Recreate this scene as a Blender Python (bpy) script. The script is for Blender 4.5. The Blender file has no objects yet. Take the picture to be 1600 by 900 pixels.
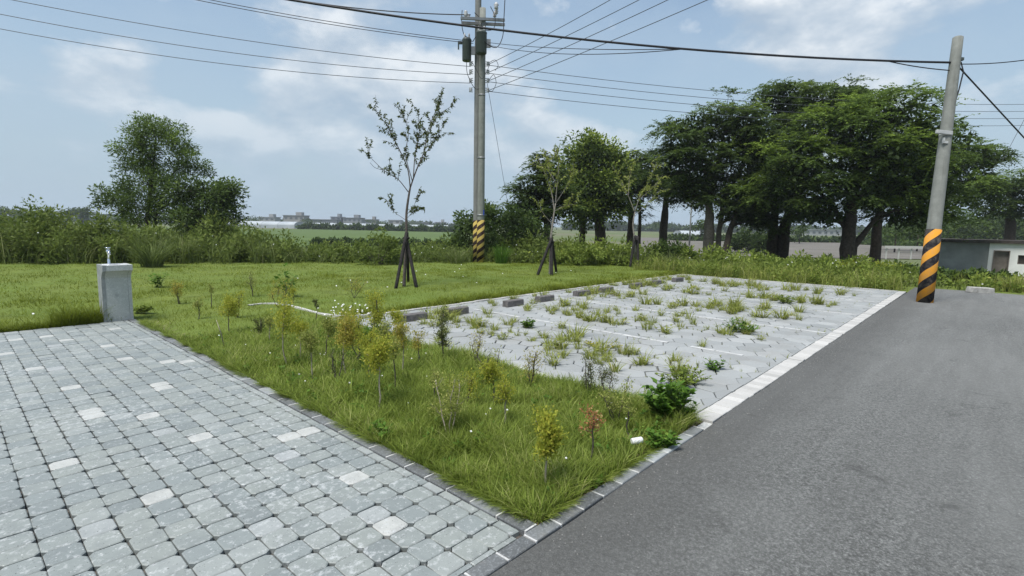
import bpy, math, random
import numpy as np
from mathutils import Matrix, Vector

R = math.radians
rng = np.random.default_rng(11)
random.seed(11)
scene = bpy.context.scene
col = scene.collection

# ------------------------------------------------------------------ camera
cam_data = bpy.data.cameras.new("camera")
cam_data.sensor_width = 36.0
cam_data.lens = 18.41
cam_data.clip_start = 0.05
cam_data.clip_end = 9000
cam = bpy.data.objects.new("camera", cam_data)
col.objects.link(cam)
cam.matrix_world = Matrix(((0.674679, 0.076260, -0.734162, 0.0),
                           (-0.737934, 0.091517, -0.668639, 0.0),
                           (0.016198, 0.992879, 0.118020, 1.55),
                           (0, 0, 0, 1)))
scene.camera = cam

# ------------------------------------------------------------------ sky, sun, exposure
SUN_EL, SUN_AZ = 66.0, 268.0            # azimuth clockwise from +Y
w = bpy.data.worlds.new("World")
scene.world = w
w.use_nodes = True
nt = w.node_tree
nt.nodes.clear()
def N(tree, kind, **kw):
    n = tree.nodes.new(kind)
    for k, v in kw.items():
        if k.startswith('i_'):
            n.inputs[int(k[2:])].default_value = v
        else:
            setattr(n, k, v)
    return n
def math_node(tree, op, a, b=None, c=None):
    n = tree.nodes.new('ShaderNodeMath'); n.operation = op
    for i, v in enumerate((a, b, c)):
        if v is None: continue
        if isinstance(v, (int, float)): n.inputs[i].default_value = v
        else: tree.links.new(v, n.inputs[i])
    return n.outputs[0]
CL_DARK, CL_MID, CL_LIGHT = (3.15, 3.85, 4.75), (4.7, 5.2, 5.8), (7.0, 7.2, 7.4)
CL_VEIL, CL_LOW = (3.3, 4.25, 5.3), (3.15, 4.05, 4.9)
out = N(nt, 'ShaderNodeOutputWorld')
bg = N(nt, 'ShaderNodeBackground')
bg.inputs[1].default_value = 0.078
sky = N(nt, 'ShaderNodeTexSky', sky_type='NISHITA', sun_disc=False)
sky.sun_elevation = R(SUN_EL); sky.sun_rotation = R(SUN_AZ)
sky.air_density = 1.35; sky.dust_density = 1.0; sky.ozone_density = 1.6
tc = N(nt, 'ShaderNodeTexCoord')
sep = N(nt, 'ShaderNodeSeparateXYZ')
nt.links.new(tc.outputs['Generated'], sep.inputs[0])
zc = math_node(nt, 'MAXIMUM', sep.outputs[2], 0.0)
mp = N(nt, 'ShaderNodeMapping')                      # clouds are wider than tall
mp.inputs['Location'].default_value = (12.3, 3.9, 2.2)
mp.inputs['Scale'].default_value = (1.0, 1.0, 1.9)
nt.links.new(tc.outputs['Generated'], mp.inputs[0])
mp2 = N(nt, 'ShaderNodeMapping')                     # the same field seen a little higher up: gives lit tops and grey bases
mp2.inputs['Location'].default_value = (12.3, 3.9, 2.275)
mp2.inputs['Scale'].default_value = (1.0, 1.0, 1.9)
nt.links.new(tc.outputs['Generated'], mp2.inputs[0])
def noise(tree, vec, scale, detail=6, rough=0.55, dist=0.0):
    n = tree.nodes.new('ShaderNodeTexNoise')
    n.inputs['Scale'].default_value = scale; n.inputs['Detail'].default_value = detail
    n.inputs['Roughness'].default_value = rough; n.inputs['Distortion'].default_value = dist
    if vec is not None: tree.links.new(vec, n.inputs['Vector'])
    return n.outputs[0]
def ramp(tree, fac, pts):
    n = tree.nodes.new('ShaderNodeValToRGB')
    e = n.color_ramp.elements
    while len(e) < len(pts): e.new(0.5)
    for el, (p, c) in zip(e, pts):
        el.position = p
        el.color = (c, c, c, 1) if isinstance(c, (int, float)) else (*c, 1)
    tree.links.new(fac, n.inputs[0])
    return n.outputs[0]
def mixc(tree, fac, a, b, blend='MIX'):
    n = tree.nodes.new('ShaderNodeMix'); n.data_type = 'RGBA'; n.blend_type = blend
    for i, v in ((0, fac), (6, a), (7, b)):
        if isinstance(v, (int, float)): n.inputs[i].default_value = v
        elif isinstance(v, tuple): n.inputs[i].default_value = (*v, 1)
        else: tree.links.new(v, n.inputs[i])
    return n.outputs[2]
def field_of(v):
    big_ = noise(nt, v, 2.6, 2, 0.5)
    fine_ = noise(nt, v, 6.5, 9, 0.56, 0.1)
    return math_node(nt, 'ADD', math_node(nt, 'MULTIPLY', big_, 0.5), math_node(nt, 'MULTIPLY', fine_, 0.5))
dens0 = field_of(mp.outputs[0]); dens = dens0
above = field_of(mp2.outputs[0])
BANKS = [((0.506, 0.823, 0.258), 90, 0.1), ((0.397, 0.903, 0.166), 160, 0.09), ((0.596, 0.782, 0.183), 110, 0.08), ((0.207, 0.954, 0.218), 900, 0.11), ((0.157, 0.966, 0.205), 1200, 0.08), ((0.938, 0.183, 0.293), 120, 0.11), ((0.831, 0.517, 0.204), 400, 0.08), ((0.106, 0.987, 0.119), 300, 0.06), ((0.31, 0.941, 0.133), 300, 0.07), ((0.887, 0.315, 0.338), 600, 0.07), ((0.767, 0.625, 0.145), 250, 0.05), ((0.125, 0.962, 0.241), 60, -0.07), ((0.833, 0.472, 0.288), 150, -0.05)]
# cumulus banks: each a soft patch of sky (direction, spread) in which the cloud gets denser
def bank(d, k, amt):
    d = Vector(d).normalized()
    n = nt.nodes.new('ShaderNodeVectorMath'); n.operation = 'DOT_PRODUCT'
    nt.links.new(tc.outputs['Generated'], n.inputs[0]); n.inputs[1].default_value = d
    x = math_node(nt, 'SUBTRACT', n.outputs['Value'], 1.0)
    return math_node(nt, 'MULTIPLY', math_node(nt, 'EXPONENT', math_node(nt, 'MULTIPLY', x, k)), amt)
for d, k, amt in BANKS:
    dens = math_node(nt, 'ADD', dens, bank(d, k, amt))
cover = ramp(nt, dens, [(0.52, 0.0), (0.565, 0.42), (0.61, 0.82), (0.70, 1.0)])
veil = ramp(nt, noise(nt, mp.outputs[0], 3.0, 6, 0.6), [(0.35, 0.15), (0.65, 0.65)])
lit = math_node(nt, 'ADD', math_node(nt, 'MULTIPLY', math_node(nt, 'SUBTRACT', dens0, above), 2.4), 0.5)
cloud = ramp(nt, lit, [(0.30, CL_DARK), (0.52, CL_MID), (0.72, CL_LIGHT)])
mixed = mixc(nt, veil, sky.outputs[0], CL_VEIL)
mixed = mixc(nt, cover, mixed, cloud)
# milky air low in the sky
low = ramp(nt, zc, [(0.0, 0.97), (0.08, 0.85), (0.18, 0.5), (0.4, 0.08)])
mixed = mixc(nt, low, mixed, CL_LOW)
nt.links.new(mixed, bg.inputs[0]); nt.links.new(bg.outputs[0], out.inputs[0])

sun_d = bpy.data.lights.new("sun", 'SUN')
sun_d.energy = 2.9; sun_d.angle = R(24); sun_d.color = (1.0, 0.972, 0.925)
sun = bpy.data.objects.new("sun", sun_d); col.objects.link(sun)
sd = Vector((math.sin(R(SUN_AZ)) * math.cos(R(SUN_EL)), math.cos(R(SUN_AZ)) * math.cos(R(SUN_EL)), math.sin(R(SUN_EL))))
sun.rotation_euler = sd.to_track_quat('Z', 'Y').to_euler()
sun.location = (0, 0, 40)
scene.view_settings.view_transform = 'Standard'
scene.view_settings.look = 'None'
scene.view_settings.exposure = 0.85
scene.view_settings.gamma = 1.0
scene.view_settings.use_curve_mapping = False
scene.cycles.max_bounces = 8
scene.cycles.transparent_max_bounces = 8

# ------------------------------------------------------------------ mesh helpers
def mesh_np(name, V, quads=None, tris=None, tone=None, smooth=False):
    """mesh from numpy arrays; tone = one value per face (quads first)"""
    V = np.asarray(V, np.float32).reshape(-1, 3)
    q = np.zeros((0, 4), np.int32) if quads is None or len(quads) == 0 else np.asarray(quads, np.int32)
    t = np.zeros((0, 3), np.int32) if tris is None or len(tris) == 0 else np.asarray(tris, np.int32)
    me = bpy.data.meshes.new(name)
    me.vertices.add(len(V)); me.vertices.foreach_set('co', V.ravel())
    loops = np.concatenate([q.ravel(), t.ravel()]).astype(np.int32)
    me.loops.add(len(loops)); me.loops.foreach_set('vertex_index', loops)
    starts = np.concatenate([np.arange(len(q)) * 4, len(q) * 4 + np.arange(len(t)) * 3]).astype(np.int32)
    me.polygons.add(len(starts)); me.polygons.foreach_set('loop_start', starts)
    if smooth: me.polygons.foreach_set('use_smooth', np.ones(len(starts), bool))
    if tone is not None:
        at = me.attributes.new('tone', 'FLOAT', 'FACE')
        at.data.foreach_set('value', np.asarray(tone, np.float32))
    me.update(calc_edges=True); me.validate()
    return me
class MB:
    """collects polygons for one mesh"""
    def __init__(self): self.v = []; self.f = []; self.s = []
    def poly(self, pts, smooth=False):
        n = len(self.v); self.v += [tuple(p) for p in pts]; self.f.append(tuple(range(n, n + len(pts)))); self.s.append(smooth)
    def box(self, c, size, rot=None, taper=1.0):
        hx, hy, hz = size[0] / 2, size[1] / 2, size[2] / 2
        n = len(self.v)
        for z in (-1, 1):
            k = taper if z > 0 else 1.0
            for x, y in ((-1, -1), (1, -1), (1, 1), (-1, 1)):
                p = Vector((x * hx * k, y * hy * k, z * hz))
                if rot is not None: p = rot @ p
                self.v.append((p.x + c[0], p.y + c[1], p.z + c[2]))
        for f in ((3, 2, 1, 0), (4, 5, 6, 7), (0, 1, 5, 4), (1, 2, 6, 5), (2, 3, 7, 6), (3, 0, 4, 7)):
            self.f.append(tuple(n + i for i in f)); self.s.append(False)
        return self
    def tube(self, pts, rad, sides=8, cap=True):
        P = [Vector(p) for p in pts]
        if not hasattr(rad, '__len__'): rad = [rad] * len(P)
        n0 = len(self.v); ref = Vector((0.31, 0.2, 0.93))
        for i, p in enumerate(P):
            d = (P[min(i + 1, len(P) - 1)] - P[max(i - 1, 0)]).normalized()
            if abs(d.dot(ref)) > 0.98: u = d.cross(Vector((1, 0, 0))).normalized()
            else: u = d.cross(ref).normalized()
            v = d.cross(u)
            for k in range(sides):
                a = 2 * math.pi * k / sides
                q = p + (u * math.cos(a) + v * math.sin(a)) * rad[i]
                self.v.append(tuple(q))
        for i in range(len(P) - 1):
            for k in range(sides):
                a = n0 + i * sides + k; b = n0 + i * sides + (k + 1) % sides
                self.f.append((a, a + sides, b + sides, b)); self.s.append(True)
        if cap:
            self.f.append(tuple(n0 + k for k in range(sides))); self.s.append(False)
            e = n0 + (len(P) - 1) * sides
            self.f.append(tuple(e + k for k in reversed(range(sides)))); self.s.append(False)
        return self
    def lathe(self, prof, c=(0, 0, 0), sides=16):
        """prof: (radius, z) from bottom to top"""
        n0 = len(self.v)
        for r, z in prof:
            for k in range(sides):
                a = 2 * math.pi * k / sides
                self.v.append((c[0] + r * math.cos(a), c[1] + r * math.sin(a), c[2] + z))
        for i in range(len(prof) - 1):
            for k in range(sides):
                a = n0 + i * sides + k; b = n0 + i * sides + (k + 1) % sides
                self.f.append((a, b, b + sides, a + sides)); self.s.append(True)
        self.f.append(tuple(n0 + k for k in reversed(range(sides)))); self.s.append(False)
        e = n0 + (len(prof) - 1) * sides
        self.f.append(tuple(e + k for k in range(sides))); self.s.append(False)
        return self
    def mesh(self, name):
        me = bpy.data.meshes.new(name)
        me.from_pydata(self.v, [], self.f)
        me.polygons.foreach_set('use_smooth', self.s)
        me.update()
        return me
def obj(name, me, m=None, parent=None, loc=None, bevel=0.0):
    if isinstance(me, MB): me = me.mesh(name)
    if m is not None and not me.materials: me.materials.append(m)
    o = bpy.data.objects.new(name, me)
    col.objects.link(o)
    if parent is not None: o.parent = parent
    if loc is not None: o.location = loc
    if bevel:
        b = o.modifiers.new('bevel', 'BEVEL'); b.width = bevel; b.segments = 2; b.limit_method = 'ANGLE'
    return o
def tag(o, label, cat, group=None, kind=None):
    if label: o['label'] = label
    if cat: o['category'] = cat
    if group: o['group'] = group
    if kind: o['kind'] = kind
    return o
def structure(o, label=None):
    o['kind'] = 'structure'
    if label: o['label'] = label
    return o
def thing(name, label, cat, loc=(0, 0, 0), rotz=0.0, group=None):
    o = bpy.data.objects.new(name, None); col.objects.link(o)
    o.empty_display_size = 0.2
    o.location = loc; o.rotation_euler = (0, 0, rotz)
    return tag(o, label, cat, group)

# ------------------------------------------------------------------ material helpers
def new_mat(name, rough=0.8, spec=0.3):
    m = bpy.data.materials.new(name); m.use_nodes = True
    t = m.node_tree; b = t.nodes['Principled BSDF']
    b.inputs['Roughness'].default_value = rough
    b.inputs['Specular IOR Level'].default_value = spec
    return m, t, b
def geo_pos(t): return t.nodes.new('ShaderNodeNewGeometry').outputs['Position']
def obj_pos(t): return t.nodes.new('ShaderNodeTexCoord').outputs['Object']
def attr(t, name):
    n = t.nodes.new('ShaderNodeAttribute'); n.attribute_name = name; return n.outputs['Fac']
def bump(t, b, h, strength, dist=0.01):
    n = t.nodes.new('ShaderNodeBump'); n.inputs['Strength'].default_value = strength; n.inputs['Distance'].default_value = dist
    t.links.new(h, n.inputs['Height']); t.links.new(n.outputs[0], b.inputs['Normal'])
def scaled(t, vec, s):
    n = t.nodes.new('ShaderNodeMapping'); n.inputs['Scale'].default_value = s
    t.links.new(vec, n.inputs[0]); return n.outputs[0]
def piece_tone(t):
    """tone of a single paving piece: object colour (own objects) + face attribute (joined ones)"""
    oi = t.nodes.new('ShaderNodeObjectInfo')
    s = t.nodes.new('ShaderNodeSeparateColor'); t.links.new(oi.outputs['Color'], s.inputs[0])
    return math_node(t, 'ADD', s.outputs[0], attr(t, 'tone'))

def mottled(name, c1, c2, scale, rough=0.85, bmp=0.3, bdist=0.005, c3=None, detail=6, pos='geo', spec=0.3, spots=None):
    m, t, b = new_mat(name, rough, spec)
    p = geo_pos(t) if pos == 'geo' else obj_pos(t)
    n = noise(t, p, scale, detail, 0.6)
    c = ramp(t, n, [(0.32, c1), (0.68, c2)])
    if c3 is not None:
        c = mixc(t, ramp(t, noise(t, p, scale * 0.23, 4, 0.6), [(0.42, 0.0), (0.66, 1.0)]), c, c3)
    if spots:
        sc, amt, cc = spots
        c = mixc(t, ramp(t, noise(t, p, sc, 3, 0.5), [(amt, 0.0), (amt + 0.06, 1.0)]), c, cc)
    t.links.new(c, b.inputs['Base Color'])
    if bmp: bump(t, b, noise(t, p, scale * 3.1, 5, 0.65), bmp, bdist)
    return m

def leaf_mat(name, dark, light, trans=0.35, yellow=None, rough=0.55, patch=0.0):
    m = bpy.data.materials.new(name); m.use_nodes = True
    t = m.node_tree; t.nodes.clear()
    o = t.nodes.new('ShaderNodeOutputMaterial')
    tone = attr(t, 'tone')
    pts = [(0.0, dark), (0.72, light)]
    if yellow: pts.append((1.0, yellow))
    if patch:
        pn = noise(t, geo_pos(t), 0.9, 4, 0.6)
        tone = math_node(t, 'ADD', math_node(t, 'MULTIPLY', tone, 1 - patch), math_node(t, 'MULTIPLY', ramp(t, pn, [(0.3, 0.0), (0.7, 1.0)]), patch))
    c = ramp(t, tone, pts)
    pb = t.nodes.new('ShaderNodeBsdfPrincipled'); pb.inputs['Roughness'].default_value = rough
    pb.inputs['Specular IOR Level'].default_value = 0.14
    tr = t.nodes.new('ShaderNodeBsdfTranslucent')
    mx = t.nodes.new('ShaderNodeMixShader'); mx.inputs[0].default_value = trans
    t.links.new(c, pb.inputs['Base Color']); t.links.new(c, tr.inputs['Color'])
    t.links.new(pb.outputs[0], mx.inputs[1]); t.links.new(tr.outputs[0], mx.inputs[2])
    t.links.new(mx.outputs[0], o.inputs[0])
    return m

M = {}
# paving stones of the court: blue-grey, bloomed with lime
def mk_paver():
    m, t, b = new_mat('paver_stone', 0.62, 0.4)
    tone = piece_tone(t); p = geo_pos(t)
    base = ramp(t, tone, [(0.0, (0.170, 0.190, 0.188)), (0.3, (0.20, 0.223, 0.220)), (0.55, (0.225, 0.244, 0.230)), (0.8, (0.26, 0.28, 0.272)), (0.93, (0.30, 0.315, 0.315)), (1.0, (0.385, 0.39, 0.37))])
    blot = noise(t, p, 9.0, 6, 0.65)
    base = mixc(t, math_node(t, 'MULTIPLY', ramp(t, blot, [(0.3, 1.0), (0.55, 0.0)]), 0.35), base, (0.14, 0.15, 0.15))
    bloom = noise(t, p, 24.0, 7, 0.72)
    wide = noise(t, p, 1.1, 3, 0.5)
    sp = ramp(t, math_node(t, 'ADD', bloom, math_node(t, 'MULTIPLY', wide, 0.25)), [(0.66, 0.0), (0.80, 0.75)])
    base = mixc(t, sp, base, (0.45, 0.465, 0.465))
    sk = ramp(t, noise(t, p, 75.0, 2, 0.4), [(0.68, 0.0), (0.75, 0.8)])
    base = mixc(t, sk, base, (0.52, 0.53, 0.52))
    pit = ramp(t, noise(t, p, 110.0, 2, 0.5), [(0.27, 1.0), (0.33, 0.0)])
    base = mixc(t, pit, base, (0.05, 0.05, 0.05))
    t.links.new(base, b.inputs['Base Color'])
    t.links.new(ramp(t, blot, [(0.3, 0.5), (0.7, 0.72)]), b.inputs['Roughness'])
    bump(t, b, noise(t, p, 60.0, 6, 0.7), 0.35, 0.004)
    return m
M['paver'] = mk_paver()
def mk_slab():
    m, t, b = new_mat('parking_slab', 0.75, 0.3)
    tone = piece_tone(t); p = geo_pos(t)
    base = ramp(t, tone, [(0.0, (0.215, 0.226, 0.226)), (0.5, (0.272, 0.284, 0.284)), (1.0, (0.335, 0.345, 0.342))])
    base = mixc(t, math_node(t, 'MULTIPLY', ramp(t, noise(t, p, 2.2, 6, 0.65), [(0.45, 0.0), (0.7, 1.0)]), 0.4), base, (0.215, 0.205, 0.19))
    base = mixc(t, ramp(t, noise(t, p, 20, 6, 0.7), [(0.6, 0.0), (0.75, 0.5)]), base, (0.46, 0.47, 0.47))
    t.links.new(base, b.inputs['Base Color'])
    bump(t, b, noise(t, p, 45.0, 6, 0.7), 0.35, 0.004)
    return m
M['slab'] = mk_slab()
def mk_kerb():
    m, t, b = new_mat('granite_kerb', 0.6, 0.4)
    tone = piece_tone(t); p = geo_pos(t)
    base = ramp(t, tone, [(0.0, (0.075, 0.079, 0.080)), (0.5, (0.12, 0.126, 0.127)), (1.0, (0.33, 0.35, 0.355))])
    base = mixc(t, ramp(t, noise(t, p, 90, 4, 0.7), [(0.5, 0.0), (0.75, 0.45)]), base, (0.42, 0.44, 0.46))
    base = mixc(t, ramp(t, noise(t, p, 7, 5, 0.6), [(0.55, 0.0), (0.75, 0.5)]), base, (0.2, 0.19, 0.17))
    t.links.new(base, b.inputs['Base Color'])
    bump(t, b, noise(t, p, 80.0, 5, 0.7), 0.3, 0.003)
    return m
M['kerb'] = mk_kerb()
M['mortar'] = mottled('white_mortar', (0.36, 0.36, 0.35), (0.55, 0.55, 0.54), 40)
M['brick_white'] = mk = None
def mk_wb():
    m, t, b = new_mat('pale_brick', 0.75, 0.3)
    tone = piece_tone(t); p = geo_pos(t)
    base = ramp(t, tone, [(0.0, (0.34, 0.335, 0.32)), (1.0, (0.48, 0.47, 0.45))])
    base = mixc(t, ramp(t, noise(t, p, 14, 6, 0.7), [(0.5, 0.0), (0.8, 0.6)]), base, (0.30, 0.285, 0.265))
    t.links.new(base, b.inputs['Base Color'])
    bump(t, b, noise(t, p, 70.0, 5, 0.7), 0.3, 0.003)
    return m
M['brick_white'] = mk_wb()
M['line'] = mottled('white_line_stone', (0.38, 0.39, 0.385), (0.50, 0.50, 0.495), 12, c3=(0.32, 0.32, 0.315))
M['bed'] = mottled('joint_sand', (0.050, 0.044, 0.038), (0.125, 0.110, 0.095), 60, 0.95, 0.6, 0.01)
M['bed_light'] = mottled('joint_sand_grey', (0.13, 0.125, 0.11), (0.24, 0.23, 0.21), 50, 0.95, 0.6, 0.01)
M['stop'] = mottled('wheel_stop_stone', (0.075, 0.070, 0.068), (0.16, 0.15, 0.145), 18, 0.85, 0.5, 0.006)
def mk_asphalt():
    m, t, b = new_mat('asphalt', 0.82, 0.35)
    p = geo_pos(t)
    g = noise(t, p, 95, 4, 0.75)
    c = ramp(t, g, [(0.36, (0.080, 0.081, 0.077)), (0.52, (0.175, 0.178, 0.170)), (0.68, (0.34, 0.344, 0.333))])
    c = mixc(t, math_node(t, 'MULTIPLY', ramp(t, noise(t, p, 36, 5, 0.75), [(0.36, 1.0), (0.55, 0.0)]), 0.75), c, (0.055, 0.056, 0.053))
    wide = noise(t, scaled(t, p, (0.35, 0.9, 1)), 0.55, 6, 0.62)
    c = mixc(t, math_node(t, 'MULTIPLY', ramp(t, wide, [(0.40, 0.0), (0.62, 1.0)]), 0.55), c, (0.205, 0.208, 0.199))
    str_ = noise(t, scaled(t, p, (0.5, 5.0, 1)), 1.3, 5, 0.6)
    c = mixc(t, math_node(t, 'MULTIPLY', ramp(t, str_, [(0.42, 1.0), (0.62, 0.0)]), 0.16), c, (0.060, 0.059, 0.056))
    st = noise(t, p, 3.2, 5, 0.6, 0.8)
    c = mixc(t, ramp(t, st, [(0.62, 0.0), (0.74, 0.5)]), c, (0.050, 0.050, 0.048))
    dots = ramp(t, noise(t, p, 38, 1, 0.4), [(0.775, 0.0), (0.79, 0.8)])
    c = mixc(t, dots, c, (0.30, 0.30, 0.29))
    # fresher, darker strip of tar along the kerb
    s = t.nodes.new('ShaderNodeSeparateXYZ'); t.links.new(p, s.inputs[0])
    e = math_node(t, 'ADD', s.outputs[1], math_node(t, 'MULTIPLY', noise(t, p, 1.6, 5, 0.65), 0.55))
    c = mixc(t, ramp(t, math_node(t, 'SUBTRACT', e, 0.85), [(0.25, 0.0), (0.75, 0.55)]), c, (0.075, 0.074, 0.070))
    t.links.new(c, b.inputs['Base Color'])
    bump(t, b, math_node(t, 'ADD', g, math_node(t, 'MULTIPLY', noise(t, p, 45, 3, 0.6), 0.7)), 1.0, 0.014)
    return m
M['asphalt'] = mk_asphalt()
M['soil'] = mottled('lawn_soil', (0.045, 0.050, 0.018), (0.085, 0.105, 0.028), 7, 0.95, 0.6, 0.02, c3=(0.07, 0.058, 0.035))
M['lawn'] = mottled('lawn_turf', (0.085, 0.112, 0.018), (0.135, 0.172, 0.028), 2.2, 0.95, 0.8, 0.04, c3=(0.10, 0.145, 0.022), detail=9)
M['earth'] = mottled('field_earth', (0.06, 0.085, 0.025), (0.115, 0.15, 0.045), 0.06, 0.95, 0.3, 0.05, c3=(0.13, 0.125, 0.075), detail=10)
M['rice'] = mottled('rice_field', (0.058, 0.092, 0.020), (0.085, 0.128, 0.028), 0.09, 0.9, 0.4, 0.1, c3=(0.068, 0.105, 0.024), detail=10)
M['dark_crop'] = mottled('dark_crop', (0.012, 0.018, 0.012), (0.035, 0.05, 0.026), 0.8, 0.95, 0.5, 0.1, detail=9)
M['hedge_crop'] = mottled('hedge_crop', (0.03, 0.055, 0.02), (0.06, 0.095, 0.03), 0.35, 0.95, 0.6, 0.2, detail=10)
M['ploughed'] = mottled('ploughed_soil', (0.105, 0.095, 0.082), (0.165, 0.15, 0.133), 0.25, 0.95, 0.4, 0.05, detail=9, c3=(0.13, 0.122, 0.10))
M['granite'] = mottled('grey_granite', (0.33, 0.343, 0.325), (0.53, 0.54, 0.515), 70, 0.6, 0.25, 0.003, c3=(0.40, 0.41, 0.39), detail=4, spots=(4.0, 0.64, (0.27, 0.28, 0.27)))
M['granite_smooth'] = mottled('grey_granite_smooth', (0.40, 0.41, 0.41), (0.52, 0.53, 0.53), 90, 0.5, 0.1, 0.002)
M['granite_side'] = mottled('darker_granite_side', (0.19, 0.205, 0.20), (0.31, 0.325, 0.318), 12, 0.7, 0.2, 0.003, detail=6)  # darker than the column granite, for the left slab only
def mk_chrome():
    m, t, b = new_mat('chrome', 0.12, 0.5)
    b.inputs['Metallic'].default_value = 1.0; b.inputs['Base Color'].default_value = (0.75, 0.77, 0.8, 1)
    return m
M['chrome'] = mk_chrome()
def mk_concrete(name, c1, c2, stain):
    m, t, b = new_mat(name, 0.85, 0.25)
    p = obj_pos(t)
    c = ramp(t, noise(t, p, 6, 7, 0.65), [(0.3, c1), (0.7, c2)])
    s = noise(t, scaled(t, p, (9, 9, 0.7)), 1.0, 5, 0.6)
    c = mixc(t, ramp(t, s, [(0.52, 0.0), (0.72, 0.6)]), c, stain)
    t.links.new(c, b.inputs['Base Color'])
    bump(t, b, noise(t, p, 60, 5, 0.7), 0.3, 0.004)
    return m
M['pole'] = mk_concrete('pole_concrete', (0.165, 0.172, 0.155), (0.24, 0.248, 0.225), (0.125, 0.128, 0.11))
M['pole_dark'] = mk_concrete('pole_concrete_dark', (0.155, 0.15, 0.14), (0.24, 0.23, 0.215), (0.11, 0.105, 0.095))
M['pole_side'] = mk_concrete('pole_concrete_side', (0.15, 0.152, 0.145), (0.21, 0.212, 0.20), (0.11, 0.11, 0.10))
def mk_stripe(name, period, turns, c_y, c_k, wear, duty=0.5):
    m, t, b = new_mat(name, 0.85, 0.12)
    p = obj_pos(t)
    s = t.nodes.new('ShaderNodeSeparateXYZ'); t.links.new(p, s.inputs[0])
    th = math_node(t, 'ARCTAN2', s.outputs[1], s.outputs[0])
    ph = math_node(t, 'SUBTRACT', math_node(t, 'DIVIDE', s.outputs[2], period), math_node(t, 'MULTIPLY', th, turns / (2 * math.pi)))
    fr = math_node(t, 'FRACT', math_node(t, 'ADD', ph, 40.15))
    k = math_node(t, 'GREATER_THAN', math_node(t, 'ADD', fr, math_node(t, 'MULTIPLY', noise(t, p, 14, 3, 0.5), 0.03)), duty)
    c = mixc(t, k, c_y, c_k)
    c = mixc(t, math_node(t, 'MULTIPLY', ramp(t, noise(t, p, 8, 7, 0.7), [(0.45, 0.0), (0.75, 1.0)]), wear), c, (0.22, 0.19, 0.15))
    t.links.new(c, b.inputs['Base Color'])
    bump(t, b, noise(t, p, 50, 4, 0.6), 0.2, 0.003)
    return m
M['stripe_new'] = mk_stripe('orange_black_stripe', 0.43, 2.0, (0.56, 0.25, 0.028), (0.013, 0.013, 0.016), 0.42, 0.50)
M['stripe_old'] = mk_stripe('yellow_black_stripe', 0.315, 2.0, (0.36, 0.27, 0.07), (0.020, 0.010, 0.009), 0.3, 0.5)
def plain(name, c, rough=0.6, spec=0.3, metal=0.0):
    m, t, b = new_mat(name, rough, spec)
    b.inputs['Metallic'].default_value = metal
    n = noise(t, obj_pos(t), 9, 5, 0.6)
    cc = ramp(t, n, [(0.3, tuple(x * 0.82 for x in c)), (0.7, tuple(min(1, x * 1.15) for x in c))])
    t.links.new(cc, b.inputs['Base Color'])
    return m
M['wire'] = plain('black_cable', (0.022, 0.022, 0.025), 0.6)
M['wire_grey'] = plain('grey_wire', (0.075, 0.08, 0.09), 0.5)
M['can'] = plain('transformer_green_grey', (0.055, 0.068, 0.062), 0.5, 0.4)
M['steel'] = plain('galvanised_steel', (0.22, 0.225, 0.23), 0.5, 0.5, 0.4)
M['porcelain'] = plain('grey_porcelain', (0.42, 0.42, 0.42), 0.3, 0.5)
M['rust'] = plain('rust', (0.13, 0.055, 0.025), 0.9)
M['white_paint'] = plain('white_paint', (0.68, 0.69, 0.68), 0.6)
M['clamp_grey'] = plain('painted_clamp', (0.36, 0.37, 0.36), 0.6)
M['blue'] = plain('blue_plate', (0.02, 0.05, 0.25), 0.4)
M['yellow_guard'] = plain('yellow_guy_guard', (0.42, 0.28, 0.09), 0.6)
M['stake'] = mottled('black_stake', (0.010, 0.009, 0.009), (0.028, 0.025, 0.023), 14, 0.9, 0.4, 0.004, pos='obj')
M['bark'] = mottled('tree_bark', (0.026, 0.021, 0.016), (0.070, 0.056, 0.044), 9, 0.95, 0.9, 0.03, detail=8)
M['bark_pale'] = mottled('pale_bark', (0.10, 0.085, 0.07), (0.20, 0.17, 0.14), 12, 0.95, 0.7, 0.01, detail=8)
M['bark_thin'] = mottled('sapling_bark', (0.050, 0.042, 0.036), (0.105, 0.088, 0.078), 20, 0.9, 0.5, 0.006)
M['stem_pale'] = mottled('pale_stem', (0.22, 0.19, 0.14), (0.38, 0.34, 0.27), 30, 0.9, 0.4, 0.004)
M['stem_grey'] = mottled('grey_sapling_bark', (0.13, 0.12, 0.10), (0.24, 0.22, 0.19), 20, 0.9, 0.4, 0.006)
M['stem_green'] = mottled('green_stem', (0.06, 0.09, 0.02), (0.12, 0.15, 0.05), 30, 0.8, 0.3, 0.004)
# foliage
M['lf_dark'] = leaf_mat('leaf_dark', (0.024, 0.040, 0.014), (0.088, 0.134, 0.034), 0.38, (0.19, 0.26, 0.05))
M['lf_fern'] = leaf_mat('leaf_fern', (0.026, 0.044, 0.014), (0.110, 0.168, 0.036), 0.40, (0.23, 0.32, 0.05))
M['lf_mid'] = leaf_mat('leaf_mid', (0.038, 0.062, 0.018), (0.095, 0.145, 0.034), 0.35, (0.20, 0.25, 0.06))
M['lf_lime'] = leaf_mat('leaf_lime', (0.028, 0.046, 0.014), (0.09, 0.135, 0.026), 0.38, (0.30, 0.37, 0.07))
M['lf_weed'] = leaf_mat('leaf_weed', (0.080, 0.118, 0.022), (0.21, 0.27, 0.05), 0.42, (0.37, 0.38, 0.08), patch=0.35)
M['lf_hedge'] = leaf_mat('leaf_hedge', (0.068, 0.100, 0.022), (0.175, 0.228, 0.050), 0.40, (0.34, 0.35, 0.11), patch=0.35)
M['lf_bright'] = leaf_mat('leaf_bright', (0.05, 0.10, 0.016), (0.10, 0.20, 0.026), 0.4, (0.20, 0.30, 0.05))
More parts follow.
